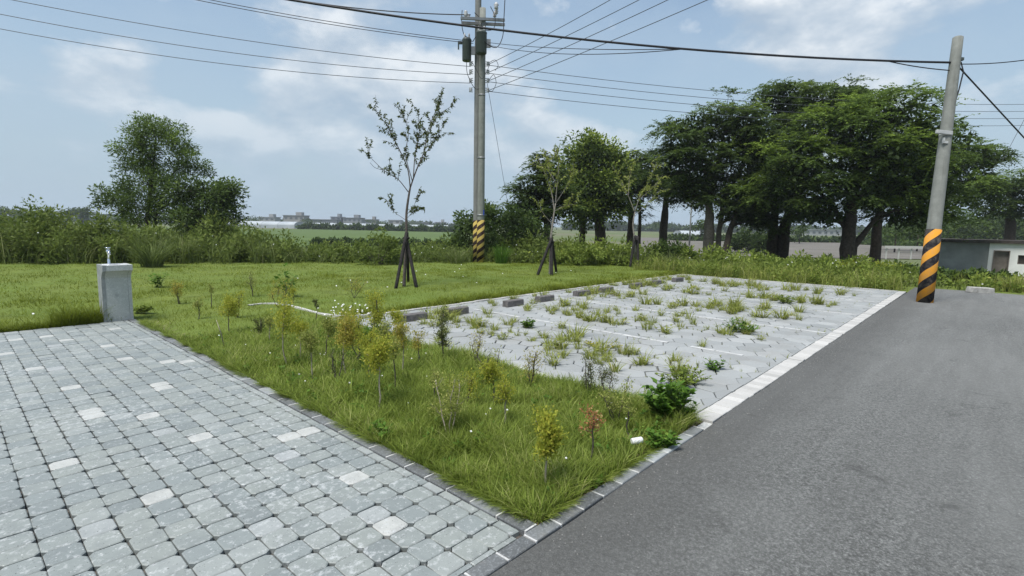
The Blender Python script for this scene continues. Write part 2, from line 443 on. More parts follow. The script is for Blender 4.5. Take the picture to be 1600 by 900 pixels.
M['lf_yellow'] = leaf_mat('leaf_yellow', (0.18, 0.22, 0.028), (0.37, 0.40, 0.055), 0.5, (0.52, 0.47, 0.08))
M['lf_olive'] = leaf_mat('leaf_olive', (0.135, 0.165, 0.034), (0.29, 0.33, 0.075), 0.46, (0.45, 0.44, 0.15))
M['lf_amber'] = leaf_mat('leaf_amber', (0.19, 0.20, 0.032), (0.37, 0.35, 0.065), 0.48, (0.50, 0.38, 0.09))
M['lf_rust'] = leaf_mat('leaf_rust', (0.22, 0.10, 0.04), (0.40, 0.18, 0.08), 0.35, (0.42, 0.30, 0.13))
M['lf_sapling'] = leaf_mat('leaf_sapling', (0.045, 0.065, 0.018), (0.11, 0.135, 0.04), 0.4, (0.20, 0.20, 0.08))
M['grass_near'] = leaf_mat('grass_near', (0.095, 0.135, 0.024), (0.27, 0.345, 0.062), 0.45, (0.46, 0.44, 0.20), patch=0.25)
M['grass_far'] = leaf_mat('grass_far', (0.105, 0.138, 0.014), (0.165, 0.205, 0.021), 0.3, (0.22, 0.23, 0.035), patch=0.6)
M['grass_weed'] = leaf_mat('grass_weed', (0.15, 0.18, 0.036), (0.31, 0.345, 0.08), 0.45, (0.46, 0.42, 0.20))
M['grass_reed'] = leaf_mat('grass_reed', (0.065, 0.092, 0.026), (0.17, 0.215, 0.06), 0.35, (0.36, 0.36, 0.19))
M['grit'] = mottled('grit_stone', (0.14, 0.14, 0.13), (0.30, 0.29, 0.28), 60)
M['flower'] = plain('white_petal', (0.8, 0.8, 0.76), 0.7)
M['dead'] = leaf_mat('dead_grass', (0.12, 0.09, 0.05), (0.30, 0.25, 0.16), 0.2)

# ------------------------------------------------------------------ terrain
CAM = np.array([0.0, 0.0, 1.55])
FW = np.array([0.734162, 0.668639, -0.118020]); RT = np.array([0.674679, -0.737934, 0.016198])
def depth_of(P): return (np.asarray(P) - CAM) @ FW
def in_view(P, pad=1.12):
    d = depth_of(P); x = (np.asarray(P) - CAM) @ RT
    return (d > 0.3) & (np.abs(x) < d * 0.978 * pad + 0.3)
E1n = np.array([0.528, 0.849]); E1c = E1n @ np.array([1.3, 23.6])
E2n = np.array([0.782, 0.623]); E2c = E2n @ np.array([14.5, 15.4])
def edge_dist(x, y):
    """distance outside the level plot (negative inside)"""
    return np.maximum(np.maximum(E1n[0] * x + E1n[1] * y - E1c, E2n[0] * x + E2n[1] * y - E2c), x - 18.9)
def sstep(a, b, v):
    t = np.clip((v - a) / (b - a), 0, 1); return t * t * (3 - 2 * t)
def wave(x, y, s, seed):
    r = np.random.default_rng(seed); z = np.zeros_like(np.asarray(x, float))
    for i in range(7):
        a = r.uniform(0, 6.28); f = s * r.uniform(0.6, 2.2); z = z + np.sin((x * math.cos(a) + y * math.sin(a)) * f + r.uniform(0, 6.28)) / 7
    return z
LOW = -1.1
def ground_z(x, y):
    s = edge_dist(x, y)
    return LOW * sstep(0.5, 15, s) - 0.12 + 0.05 * wave(x, y, 0.5, 3) * sstep(0, 4, s)
def lawn_z(x, y):
    s = edge_dist(x, y)
    up = 0.06 * sstep(7.7, 8.3, y) * sstep(2.1, 3.0, x) + 0.05 * sstep(9.9, 10.5, y) * sstep(2.6, 1.8, x)
    return -0.015 + up + 0.035 * wave(x, y, 1.6, 5) * sstep(7.2, 8.5, y) + 0.02 * wave(x, y, 3.0, 7) + LOW * 0.9 * sstep(0.5, 15, s)

nr, na = 150, 144
rr = np.concatenate([[0.0], np.geomspace(2.0, 7000.0, nr - 1)])
aa = np.linspace(0, 2 * math.pi, na, endpoint=False)
X = np.outer(rr, np.cos(aa)) + 8; Y = np.outer(rr, np.sin(aa)) + 6
Vg = np.stack([X, Y, ground_z(X, Y)], -1).reshape(-1, 3)
i, j = np.meshgrid(np.arange(nr - 1), np.arange(na), indexing='ij'); j2 = (j + 1) % na
Q = np.stack([i * na + j, (i + 1) * na + j, (i + 1) * na + j2, i * na + j2], -1).reshape(-1, 4)
structure(obj('ground', mesh_np('ground', Vg, Q, smooth=True), M['earth']))

def grid_rect(x0, x1, y0, y1, step, zf):
    nx = max(2, int((x1 - x0) / step) + 1); ny = max(2, int((y1 - y0) / step) + 1)
    gx, gy = np.meshgrid(np.linspace(x0, x1, nx), np.linspace(y0, y1, ny), indexing='ij')
    V = np.stack([gx, gy, zf(gx, gy)], -1).reshape(-1, 3)
    i, j = np.meshgrid(np.arange(nx - 1), np.arange(ny - 1), indexing='ij')
    q = np.stack([i * ny + j, (i + 1) * ny + j, (i + 1) * ny + j + 1, i * ny + j + 1], -1).reshape(-1, 4)
    return V, q
def join(parts):
    Vs, Qs, n = [], [], 0
    for V, q in parts: Vs.append(V); Qs.append(q + n); n += len(V)
    return np.concatenate(Vs), np.concatenate(Qs)
PARK_X0, PARK_X1, PARK_Y0, PARK_Y1 = 4.12, 17.02, 1.53, 7.72
lv, lq = join([grid_rect(2.0, PARK_X0, 1.615, PARK_Y1, 0.1, lawn_z), grid_rect(2.0, 30, PARK_Y1, 32, 0.25, lawn_z),
               grid_rect(-18, 2.0, 9.83, 42, 0.25, lawn_z), grid_rect(PARK_X1, 22, 1.5, PARK_Y1, 0.25, lawn_z),
               grid_rect(18.75, 26, -12, 1.5, 0.25, lawn_z)])
structure(obj('lawn', mesh_np('lawn', lv, lq, smooth=True), M['lawn']))

# asphalt road: flush with the kerb, slightly ragged outer edges
rb = MB()
n = 60
xs = np.linspace(-30, 18.7, n)
edge = [(x, 1.525 + 0.012 * math.sin(x * 7.3) + 0.008 * math.sin(x * 19.1), -0.006) for x in xs]
far = [(18.72 + 0.12 * math.sin(k * 1.7), 1.4 - k * 1.3, -0.006) for k in range(0, 26)]
rb.poly([(-30, -32, -0.006)] + [(18.7, -32, -0.006)] + far[::-1] + edge[::-1])
structure(obj('road', rb, M['asphalt']))

# far fields lying on the low ground
def field(name, pts, m, z=LOW - 0.12 + 0.06):
    b = MB(); b.poly([(p[0], p[1], z) for p in pts]); return structure(obj(name, b, m))
field('rice_field', [(11.174, 68.979, -1.16), (40.058, 44.44, -1.16), (162.521, 176.044, -1.16), (153.634, 207.061, -1.16), (76.21, 203.305, -1.16), (33.328, 203.718, -1.16)][::-1], M['rice'])
field('ploughed_field', [(47.13, 26.835, -1.16), (69.023, 4.224, -1.16), (125.122, -7.197, -1.16), (303.076, -17.061, -1.16), (185.027, 45.144, -1.16), (134.917, 73.994, -1.16)][::-1], M['ploughed'])

# ------------------------------------------------------------------ paved court
court = structure(obj('pavement', MB().box((-2.0, 5.69, -0.075), (8.0, 8.26, 0.09)), M['bed']))
PITCH = 0.148
def prism_mesh(outline, z0=-0.045, z1=0.0, bev=0.006):
    """flat stone with a rounded arris: outline is counter-clockwise"""
    P = [Vector((p[0], p[1])) for p in outline]; k = len(P)
    c = sum(P, Vector((0, 0))) / k
    inn = []
    for q in P:
        d = c - q; L = d.length
        inn.append(q + d * min(0.4, bev * 1.3 / max(L, 1e-4)))
    v = [(p.x, p.y, z0) for p in P] + [(p.x, p.y, z1 - bev * 0.9) for p in P] + [(p.x, p.y, z1) for p in inn]
    f = [(a, (a + 1) % k, k + (a + 1) % k, k + a) for a in range(k)] + [(k + a, k + (a + 1) % k, 2 * k + (a + 1) % k, 2 * k + a) for a in range(k)]
    f.append(tuple(range(2 * k, 3 * k)))
    return v, f
def octagon(h, c, r):
    o = []
    for sx, sy, first in ((1, -1, 0), (1, 1, 1), (-1, 1, 0), (-1, -1, 1)):
        cc = c * r.uniform(0.75, 1.25)
        a = (sx * h, sy * (h - cc)); b = (sx * (h - cc), sy * h)
        pts = (b, a) if first == 0 else (a, b)
        o += [(p[0] + r.normal(0, 0.0012), p[1] + r.normal(0, 0.0012)) for p in pts]
    return o
prng = np.random.default_rng(4)
variants = [prism_mesh(octagon(0.0718, 0.0185, prng), bev=0.0045) for _ in range(8)]
class Pieces:
    """paving pieces of one kind: the ones that show largest become objects, the rest one joined part"""
    def __init__(self, name, parent, mat_, limit=300):
        self.name, self.parent, self.mat, self.limit, self.items = name, parent, mat_, limit, []
        self.cache = {}
    def add(self, key, v, f, pos, rot=0.0, tilt=(0, 0), tone=0.5, area=1.0):
        self.items.append((key, v, f, pos, rot, tilt, tone, area))
    def build(self):
        P = np.array([it[3] for it in self.items])
        d = depth_of(P); vis = in_view(P, 1.0)
        size = np.where(vis, np.array([it[7] for it in self.items]) / np.maximum(d, 0.5) ** 3, 0)
        # only what is inside the picture's lower edge counts
        y = (P - CAM) @ np.array([0.076260, 0.091517, 0.992879])
        size = np.where(y > -d * 0.56, size, 0)
        order = np.argsort(-size)
        single = set(order[:self.limit].tolist())
        V, F, T = [], [], []
        for i, (key, v, f, pos, rot, tilt, tone, area) in enumerate(self.items):
            Rm = Matrix.Rotation(rot, 3, 'Z') @ Matrix.Rotation(tilt[0], 3, 'X') @ Matrix.Rotation(tilt[1], 3, 'Y')
            if i in single:
                me = self.cache.get(key)
                if me is None:
                    me = bpy.data.meshes.new(self.name); me.from_pydata(v, [], f); me.update()
                    me.materials.append(self.mat); self.cache[key] = me
                o = bpy.data.objects.new(self.name, me); col.objects.link(o); o.parent = self.parent
                o.location = pos; o.rotation_euler = Rm.to_euler(); o.color = (tone, tone, tone, 1)
            else:
                n = len(V)
                for p in v:
                    q = Rm @ Vector(p); V.append((q.x + pos[0], q.y + pos[1], q.z + pos[2]))
                for fc in f: F.append(tuple(n + k for k in fc)); T.append(tone)
        if F:
            me = bpy.data.meshes.new('more_' + self.name); me.from_pydata(V, [], F)
            at = me.attributes.new('tone', 'FLOAT', 'FACE'); at.data.foreach_set('value', np.array(T, np.float32))
            me.update()
            o = obj('more_' + self.name, me, self.mat, self.parent); o.color = (0, 0, 0, 1)
            o['kind'] = 'stuff'
WHITE = [(0.723, 3.292, 0), (1.205, 4.023, 0), (1.686, 3.618, 0), (1.643, 3.712, 0), (1.81, 3.63, 0), (0.678, 5.142, 0), (0.762, 5.218, 0), (0.448, 4.189, 0), (1.479, 2.164, 0),
         (1.058, 4.8, 0), (0.761, 6.226, 0), (0.464, 8.184, 0), (0.61, 7.175, 0), (0.818, 9.139, 0), (0.607, 9.123, 0), (1.362, 7.907, 0), (1.377, 6.981, 0), (1.374, 7.023, 0), (1.351, 5.702, 0),
         (1.324, 5.534, 0), (1.73, 6.485, 0), (1.681, 6.648, 0), (1.076, 8.734, 0), (1.595, 9.056, 0), (1.622, 2.827, -0)]
cells = {(round((p[0] - 1.771) / PITCH), round((p[1] - 1.727) / PITCH)) for p in WHITE}
pv = Pieces('paver', court, M['paver'])
for cx_ in range(-26, 1):
    for cy_ in range(0, 55):
        x = 1.771 + cx_ * PITCH; y = 1.727 + cy_ * PITCH
        if 1.60 < x < 2.0 and y > 9.72: continue
        k = int(prng.integers(8))
        tone = float(np.clip(prng.normal(0.42, 0.2), 0.0, 0.86))
        if prng.random() < 0.012: tone = 0.93
        if (cx_, cy_) in cells: tone = 1.0
        pv.add(k, variants[k][0], variants[k][1], (x + prng.normal(0, 0.0012), y + prng.normal(0, 0.0012), prng.normal(0, 0.0016)),
               (math.pi / 2) * int(prng.integers(4)) + prng.normal(0, 0.008), (prng.normal(0, 0.008), prng.normal(0, 0.008)), tone)
pv.build()
# strips of cut pavers along the two edges
cp = Pieces('cut_paver', court, M['paver'])
for cy_ in range(0, 55):
    y = 1.727 + cy_ * PITCH
    h = 0.0715; wd = 0.026
    v, f = prism_mesh([(-wd, -h + 0.004), (wd, -h), (wd, h), (-wd, h - 0.004)])
    cp.add(('a', cy_ % 1), v, f, (1.8755 + prng.normal(0, 0.001), y, prng.normal(0, 0.002)), prng.normal(0, 0.01), (0, 0), float(np.clip(prng.normal(0.6, 0.2), 0, 0.9)))
for cx_ in range(-26, 1):
    x = 1.771 + cx_ * PITCH; wd = 0.0150
    v, f = prism_mesh([(-0.071, -wd), (0.071, -wd), (0.071, wd), (-0.071, wd)], bev=0.004)
    cp.add(('b', 0), v, f, (x, 1.6325, prng.normal(0, 0.002)), prng.normal(0, 0.01), (0, 0), float(np.clip(prng.normal(0.5, 0.2), 0, 0.9)))
cp.build()

# ------------------------------------------------------------------ kerbs
def kerb_run(name, p0, axis, length, pitch, width, tones):
    root = structure(obj(name, MB().box((p0[0] + (length / 2 if axis == 'x' else 0), p0[1] + (length / 2 if axis == 'y' else 0), -0.06),
                                        (length, width - 0.01, 0.09) if axis == 'x' else (width - 0.01, length, 0.09)), M['mortar']))
    n = int(length / pitch)
    sx, sy = ((pitch - 0.014) / 2, width / 2) if axis == 'x' else (width / 2, (pitch - 0.014) / 2)
    v, f = prism_mesh([(-sx, -sy), (sx, -sy), (sx, sy), (-sx, sy)], -0.1, 0.006, 0.006)
    ks = Pieces('kerb_stone', root, M['kerb'])
    for k in range(n):
        q = (k + 0.5) * pitch
        pos = (p0[0] + q, p0[1]) if axis == 'x' else (p0[0], p0[1] + q)
        ks.add(0, v, f, (pos[0] + prng.normal(0, 0.0015), pos[1] + prng.normal(0, 0.0015), prng.normal(0, 0.0015)), prng.normal(0, 0.006), (0, 0), tones(q, k))
    ks.build()
    # mortar joints stand almost flush with the stones
    m = MB()
    for k in range(n + 1):
        q = k * pitch
        if axis == 'x': m.box((p0[0] + q, p0[1], -0.0175), (0.011, width - 0.004, 0.043))
        else: m.box((p0[0], p0[1] + q, -0.0175), (width - 0.004, 0.011, 0.043))
    obj('mortar_joint', m, M['mortar'], root)
    return root
kr = np.random.default_rng(8)
kerb_run('kerb_along_road', (-4.0, 1.5665), 'x', 8.12, 0.203, 0.086,
         lambda q, k: float(np.clip(kr.normal(0.35, 0.12) + 0.55 * sstep(6.3, 7.8, q), 0, 1)))
kerb_run('kerb_along_lawn', (1.957, 1.625), 'y', 8.2, 0.205, 0.092, lambda q, k: float(np.clip(kr.normal(0.45, 0.16), 0, 1)))

# ------------------------------------------------------------------ parking lot
lot = structure(obj('parking_lot', MB().box(((PARK_X0 + PARK_X1) / 2, (PARK_Y0 + PARK_Y1) / 2, -0.08),
                                            (PARK_X1 - PARK_X0, PARK_Y1 - PARK_Y0, 0.09)), M['bed_light']))
def clip_poly(P, x0, x1, y0, y1):
    def half(P, f, g):
        o = []
        for i in range(len(P)):
            a, b = P[i], P[(i + 1) % len(P)]; fa, fb = f(a), f(b)
            if fa >= 0: o.append(a)
            if (fa >= 0) != (fb >= 0):
                t = fa / (fa - fb); o.append((a[0] + (b[0] - a[0]) * t, a[1] + (b[1] - a[1]) * t))
        return o
    for f in (lambda p: p[0] - x0, lambda p: x1 - p[0], lambda p: p[1] - y0, lambda p: y1 - p[1]):
        P = half(P, f, None)
        if len(P) < 3: return []
    return P
BAYS = [4.21, 6.62, 9.03, 11.47, 13.9, 16.35]
def weedy(x, y):
    """how wide the joints gape: a strip down the middle of every bay"""
    k = 0.0
    for c in (5.45, 7.85, 10.2, 12.65, 15.1):
        k = max(k, math.exp(-((x - c) / 0.62) ** 2))
    return k * float(sstep(1.9, 2.6, y) * sstep(7.4, 6.6, y))
sl = Pieces('slab', lot, M['slab']); JOINTS = []
HW, HS = 0.1535, 0.184
hr = np.random.default_rng(21)
jit = {}
def node(x, y):
    k = (round(x * 40), round(y * 40))
    if k not in jit: jit[k] = (hr.normal(0, 0.012), hr.normal(0, 0.014))
    return (x + jit[k][0], y + jit[k][1])
row = 0; y = 1.93 - HS * 1.5
while y < PARK_Y1 + 0.3:
    x = 5.385 - 12 * HW * 2 + (HW if row % 2 == 0 else 0)
    while x < PARK_X1 + 0.3:
        hexp = [node(x + dx, y + dy) for dx, dy in ((0, -HS), (HW, -HS / 2), (HW, HS / 2), (0, HS), (-HW, HS / 2), (-HW, -HS / 2))]
        P = clip_poly(hexp, PARK_X0 + 0.105, PARK_X1 - 0.1, 1.712, PARK_Y1 - 0.105)
        if len(P) >= 3:
            cx0 = sum(p[0] for p in P) / len(P); cy0 = sum(p[1] for p in P) / len(P)
            w_ = weedy(cx0, cy0)
            JOINTS.append((P[0], P[1], w_)); JOINTS.append((P[1], P[2], w_)); JOINTS.append((P[2], P[3 % len(P)], w_))
            gap = 0.004 + 0.010 * w_ * hr.uniform(0.3, 1.3)
            loc = []
            for p in P:
                dx, dy = p[0] - cx0, p[1] - cy0; L = math.hypot(dx, dy)
                k = max(0.5, 1 - gap / max(L, 1e-3)); loc.append((dx * k, dy * k))
            ar = abs(sum(loc[a][0] * loc[(a + 1) % len(loc)][1] - loc[(a + 1) % len(loc)][0] * loc[a][1] for a in range(len(loc)))) / 2
            if ar > 0.004:
                v, f = prism_mesh(loc, -0.05, 0.0, 0.006)
                sl.add((round(x * 100), round(y * 100)), v, f, (cx0, cy0, hr.normal(0, 0.002 + 0.003 * w_)), 0.0,
                       (hr.normal(0, 0.006), hr.normal(0, 0.006)), float(np.clip(hr.normal(0.5, 0.2), 0, 1)), ar / 0.08)
        x += HW * 2
    y += HS * 1.5; row += 1
sl.build()
# row of pale bricks on edge beside the road
be = Pieces('edging_brick', lot, M['brick_white'])
v, f = prism_mesh([(-0.0525, -0.083), (0.0525, -0.083), (0.0525, 0.083), (-0.0525, 0.083)], -0.06, 0.006, 0.005)
for k in range(int((PARK_X1 - PARK_X0) / 0.11)):
    be.add(0, v, f, (PARK_X0 + 0.055 + k * 0.11, 1.62 + hr.normal(0, 0.002), hr.normal(0, 0.002)), hr.normal(0, 0.012), (0, 0), float(np.clip(hr.normal(0.5, 0.25), 0, 1)))
be.build()
# edging stones on the three other sides
es = Pieces('edging_stone', lot, M['brick_white'])
v, f = prism_mesh([(-0.045, -0.195), (0.045, -0.195), (0.045, 0.195), (-0.045, 0.195)], -0.06, 0.012, 0.006)
v2, f2 = prism_mesh([(-0.195, -0.045), (0.195, -0.045), (0.195, 0.045), (-0.195, 0.045)], -0.06, 0.012, 0.006)
for k in range(15): es.add(0, v, f, (PARK_X0 + 0.05, 1.91 + 0.4 * k, hr.normal(0, 0.002)), hr.normal(0, 0.006), (0, 0), float(hr.uniform(0.3, 1)))
for k in range(32): es.add(1, v2, f2, (PARK_X0 + 0.2 + 0.4 * k, PARK_Y1 - 0.05, hr.normal(0, 0.003)), hr.normal(0, 0.006), (0, 0), float(hr.uniform(0.1, 0.8)))
for k in range(15): es.add(0, v, f, (PARK_X1 - 0.05, 1.91 + 0.4 * k, hr.normal(0, 0.003)), hr.normal(0, 0.006), (0, 0), float(hr.uniform(0.1, 0.8)))
es.build()
# white bay lines: worn, broken at the joints
for bx in BAYS[1:]:
    m = MB(); y = 1.74
    while y < 7.45:
        L = hr.uniform(0.16, 0.5)
        if hr.random() > 0.10 + 0.12 * (y > 4.5):
            m.box((bx + hr.normal(0, 0.003), y + L / 2, 0.0035), (0.068 + hr.normal(0, 0.006), L - 0.012, 0.008))
        y += L
    obj('bay_line', m, M['line'], lot)

# ------------------------------------------------------------------ foliage helpers
def unit(a): return a / np.maximum(np.linalg.norm(a, axis=-1, keepdims=True), 1e-9)
def leaf_quads(C, D, L, Wd, r, flat=0.5):
    """diamond leaves: base C, direction D, length L, width Wd; flat = how far they lie level"""
    n = len(C); D = unit(D)
    up = np.tile([0, 0, 1.0], (n, 1)) * flat + r.normal(0, 1, (n, 3)) * (1 - flat)
    S = unit(np.cross(D, up)); Nn = np.cross(S, D)
    L = np.asarray(L).reshape(-1, 1) * np.ones((n, 1)); Wd = np.asarray(Wd).reshape(-1, 1) * np.ones((n, 1))
    mid = C + D * L * 0.45
    V = np.stack([C, mid + S * Wd * 0.5 + Nn * Wd * 0.12, C + D * L, mid - S * Wd * 0.5 + Nn * Wd * 0.12], 1)
    Q = np.arange(n * 4).reshape(n, 4)
    return V.reshape(-1, 3), Q
def blades(P, H, Wd, lean, az, r, bend=0.6, seg=2):
    """arched grass blades; returns verts, quads, tris"""
    n = len(P)
    H = np.asarray(H).reshape(-1, 1); Wd = np.asarray(Wd).reshape(-1, 1); lean = np.asarray(lean).reshape(-1, 1)
    dirh = np.stack([np.cos(az), np.sin(az), np.zeros(n)], -1)
    side = np.stack([-np.sin(az), np.cos(az), np.zeros(n)], -1)
    tw = r.normal(0, 0.5, n); side = unit(side * np.cos(tw)[:, None] + dirh * np.sin(tw)[:, None])
    upv = np.array([0, 0, 1.0])
    def pt(t): return P + upv * H * (t - 0.35 * bend * lean * t * t) + dirh * H * lean * t ** (1.0 + bend)
    if seg == 1:
        V = np.stack([P - side * Wd / 2, P + side * Wd / 2, pt(1.0)], 1)
        return V.reshape(-1, 3), np.zeros((0, 4), np.int32), np.arange(n * 3).reshape(n, 3)
    ts = np.linspace(0, 1, seg + 1)
    cols_ = []
    for k, t in enumerate(ts[:-1]):
        wk = Wd * (1 - 0.55 * t)
        cols_ += [pt(t) - side * wk / 2, pt(t) + side * wk / 2]
    cols_.append(pt(1.0))
    V = np.stack(cols_, 1); m = V.shape[1]; base = np.arange(n)[:, None] * m
    q = [base + np.array([[2 * k, 2 * k + 1, 2 * k + 3, 2 * k + 2]]) for k in range(seg - 1)]
    Q = np.concatenate(q) if q else np.zeros((0, 4), np.int32)
    T = base + np.array([[2 * seg - 2, 2 * seg - 1, 2 * seg]])
    return V.reshape(-1, 3), Q, T
class Leaves:
    def __init__(self): self.V = []; self.Q = []; self.T = []; self.tq = []; self.tt = []; self.n = 0
    def add(self, V, Q=None, T=None, tone=0.5):
        tone = np.asarray(tone, float)
        if Q is not None and len(Q):
            self.Q.append(Q + self.n); self.tq.append(tone[:len(Q)] if tone.ndim else np.full(len(Q), tone))
        if T is not None and len(T):
            self.T.append(T + self.n); self.tt.append(tone[:len(T)] if tone.ndim else np.full(len(T), tone))
        self.V.append(V); self.n += len(V)
    def leaf(self, C, D, L, Wd, r, tone, flat=0.5):
        if len(C) == 0: return
        V, Q = leaf_quads(C, D, L, Wd, r, flat); self.add(V, Q, None, tone)
    def blade(self, P, H, Wd, lean, az, r, tone, bend=0.6, seg=2):
        V, Q, T = blades(P, H, Wd, lean, az, r, bend, seg)
        tone = np.asarray(tone, float)
        tq = np.tile(tone, seg - 1) if tone.ndim else tone
        if len(Q): self.Q.append(Q + self.n); self.tq.append(tq if tq.ndim else np.full(len(Q), tq))
        self.T.append(T + self.n); self.tt.append(tone if tone.ndim else np.full(len(T), tone))
        self.V.append(V); self.n += len(V)
    def mesh(self, name):
        cat = lambda a, k: np.concatenate(a) if a else np.zeros((0, k), np.int32)
        q, t = cat(self.Q, 4), cat(self.T, 3)
        tone = np.concatenate(self.tq + self.tt) if (self.tq or self.tt) else None
        return mesh_np(name, np.concatenate(self.V), q, t, tone)
def rand_dirs(n, r): return unit(r.normal(0, 1, (n, 3)))
def bezier(a, b, c, n):
    a, b, c = map(np.asarray, (a, b, c)); t = np.linspace(0, 1, n)[:, None]
    return (1 - t) ** 2 * a + 2 * t * (1 - t) * b + t * t * c

def clump_fern(lv, c, rad, out, r, tone, nf=13, leaflets=15, leaf=(0.15, 0.058)):
    """a pad of drooping feathery fronds round c"""
    az = r.uniform(0, 2 * math.pi, nf)
    d = np.stack([np.cos(az), np.sin(az), r.normal(0.12, 0.34, nf)], -1) + out * 0.55
    d = unit(d); L = rad * r.uniform(0.65, 1.2, nf)
    st = c + r.normal(0, rad * 0.22, (nf, 3)) * np.array([1, 1, 0.4])
    t = np.linspace(0.12, 1.0, leaflets)
    P = st[:, None, :] + d[:, None, :] * (L[:, None] * t)[..., None]
    P[..., 2] -= (L[:, None] * t ** 2) * r.uniform(0.25, 0.6, (nf, 1))
    side = unit(np.cross(d, [0, 0, 1.0]))
    sg = np.where(np.arange(leaflets) % 2 == 0, 1.0, -1.0)
    LD = side[:, None, :] * sg[None, :, None] + d[:, None, :] * 0.75 + r.normal(0, 0.22, P.shape)
    LD[..., 2] -= 0.25
    P = P.reshape(-1, 3); LD = LD.reshape(-1, 3); n = len(P)
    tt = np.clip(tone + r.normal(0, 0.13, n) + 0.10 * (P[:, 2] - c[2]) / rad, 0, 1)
    lv.leaf(P, LD, leaf[0] * r.uniform(0.7, 1.4, n), leaf[1] * r.uniform(0.8, 1.5, n), r, tt, 0.72)
def clump_leaf(lv, c, rad, out, r, tone, n=120, leaf=(0.13, 0.06), sq=0.75, droop=0.25):
    p = rand_dirs(n, r) * (r.random((n, 1)) ** 0.45) * rad * np.array([1, 1, sq])
    d = unit(p + 1e-5) * 0.7 + out * 0.45 + r.normal(0, 0.45, (n, 3)); d[:, 2] -= droop
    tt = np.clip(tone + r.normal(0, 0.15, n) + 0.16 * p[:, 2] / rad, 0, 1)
    lv.leaf(c + p, d, leaf[0] * r.uniform(0.6, 1.35, n), leaf[1] * r.uniform(0.7, 1.3, n), r, tt, 0.55)

def tree(name, label, cat, base, stems, lobes, leafm, barkm, seed, kind='fern', group=None, clump=0.62, tone=0.4, dens=1.0, leaf=None, nleaf=None, fill=True, limb=0.09, jit=0.17):
    """stems: lists of (x,y,z,radius) relative to base; lobes: (centre rel. to base, (rx,ry,rz), clumps)"""
    r = np.random.default_rng(seed)
    root = thing(name, label, cat, base, 0, group)
    wood = MB(); lv = Leaves()
    tips = []
    for s in stems:
        pts = [np.array(p[:3]) for p in s]; rad = [p[3] for p in s]
        P, Rr = [], []
        for i in range(len(pts) - 1):
            for t in np.linspace(0, 1, 5)[:-1]:
                P.append(pts[i] * (1 - t) + pts[i + 1] * t + r.normal(0, rad[i] * 0.10, 3)); Rr.append(rad[i] * (1 - t) + rad[i + 1] * t)
        P.append(pts[-1]); Rr.append(rad[-1])
        wood.tube(P, Rr, 9)
        tips.append((np.array(P), np.array(Rr)))
    allp = np.concatenate([t[0] for t in tips]); allr = np.concatenate([t[1] for t in tips])
    for c, rad, n in lobes:
        c = np.array(c, float); rad = np.array(rad, float)
        # limb from the nearest stem point below the lobe
        cost = np.linalg.norm(allp - c, axis=1) + np.where(allp[:, 2] > c[2] - 0.2 * rad[2], 3.0, 0)
        k = int(np.argmin(cost)); a = allp[k]
        lr = min(allr[k] * 0.75, limb)
        mid = (a + c) / 2 + np.array([0, 0, 0.18 * np.linalg.norm(c - a)]) + r.normal(0, 0.12, 3)
        main = bezier(a, mid, c, 7); wood.tube(main, np.linspace(lr, lr * 0.45, 7), 6)
        n = max(4, int(n * dens * 1.05))
        dirs = rand_dirs(n, r); dirs[:, 2] = np.where(dirs[:, 2] < -0.55, -dirs[:, 2], dirs[:, 2]); dirs = unit(dirs)
        f = r.uniform(0.45, 1.0, n) ** 0.6
        C = c + dirs * rad * f[:, None] + r.normal(0, jit, (n, 3)) * rad
        for q in range(n):
            o = unit((C[q] - c) / rad)
            if q % 2 == 0:
                s0 = main[int(r.integers(3, 7))]; m_ = (s0 + C[q]) / 2 + np.array([0, 0, 0.12])
                wood.tube(bezier(s0, m_, C[q], 4), np.linspace(lr * 0.33, 0.007, 4), 4, False)
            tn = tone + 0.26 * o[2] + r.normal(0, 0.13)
            rr_ = clump * r.uniform(0.8, 1.5)
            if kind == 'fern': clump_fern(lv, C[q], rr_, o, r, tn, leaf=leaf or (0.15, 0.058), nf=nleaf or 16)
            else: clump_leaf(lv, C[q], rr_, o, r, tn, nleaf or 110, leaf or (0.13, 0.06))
        if fill:   # inner leaves block light in the heart of the lobe; shade put into their dark tone
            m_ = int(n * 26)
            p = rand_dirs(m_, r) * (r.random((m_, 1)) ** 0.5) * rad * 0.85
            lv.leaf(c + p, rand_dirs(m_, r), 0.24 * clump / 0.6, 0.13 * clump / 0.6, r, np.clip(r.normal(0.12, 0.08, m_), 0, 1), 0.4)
    obj('trunk', wood, barkm, root)
    obj('crown', lv.mesh('crown'), leafm, root)
    return root

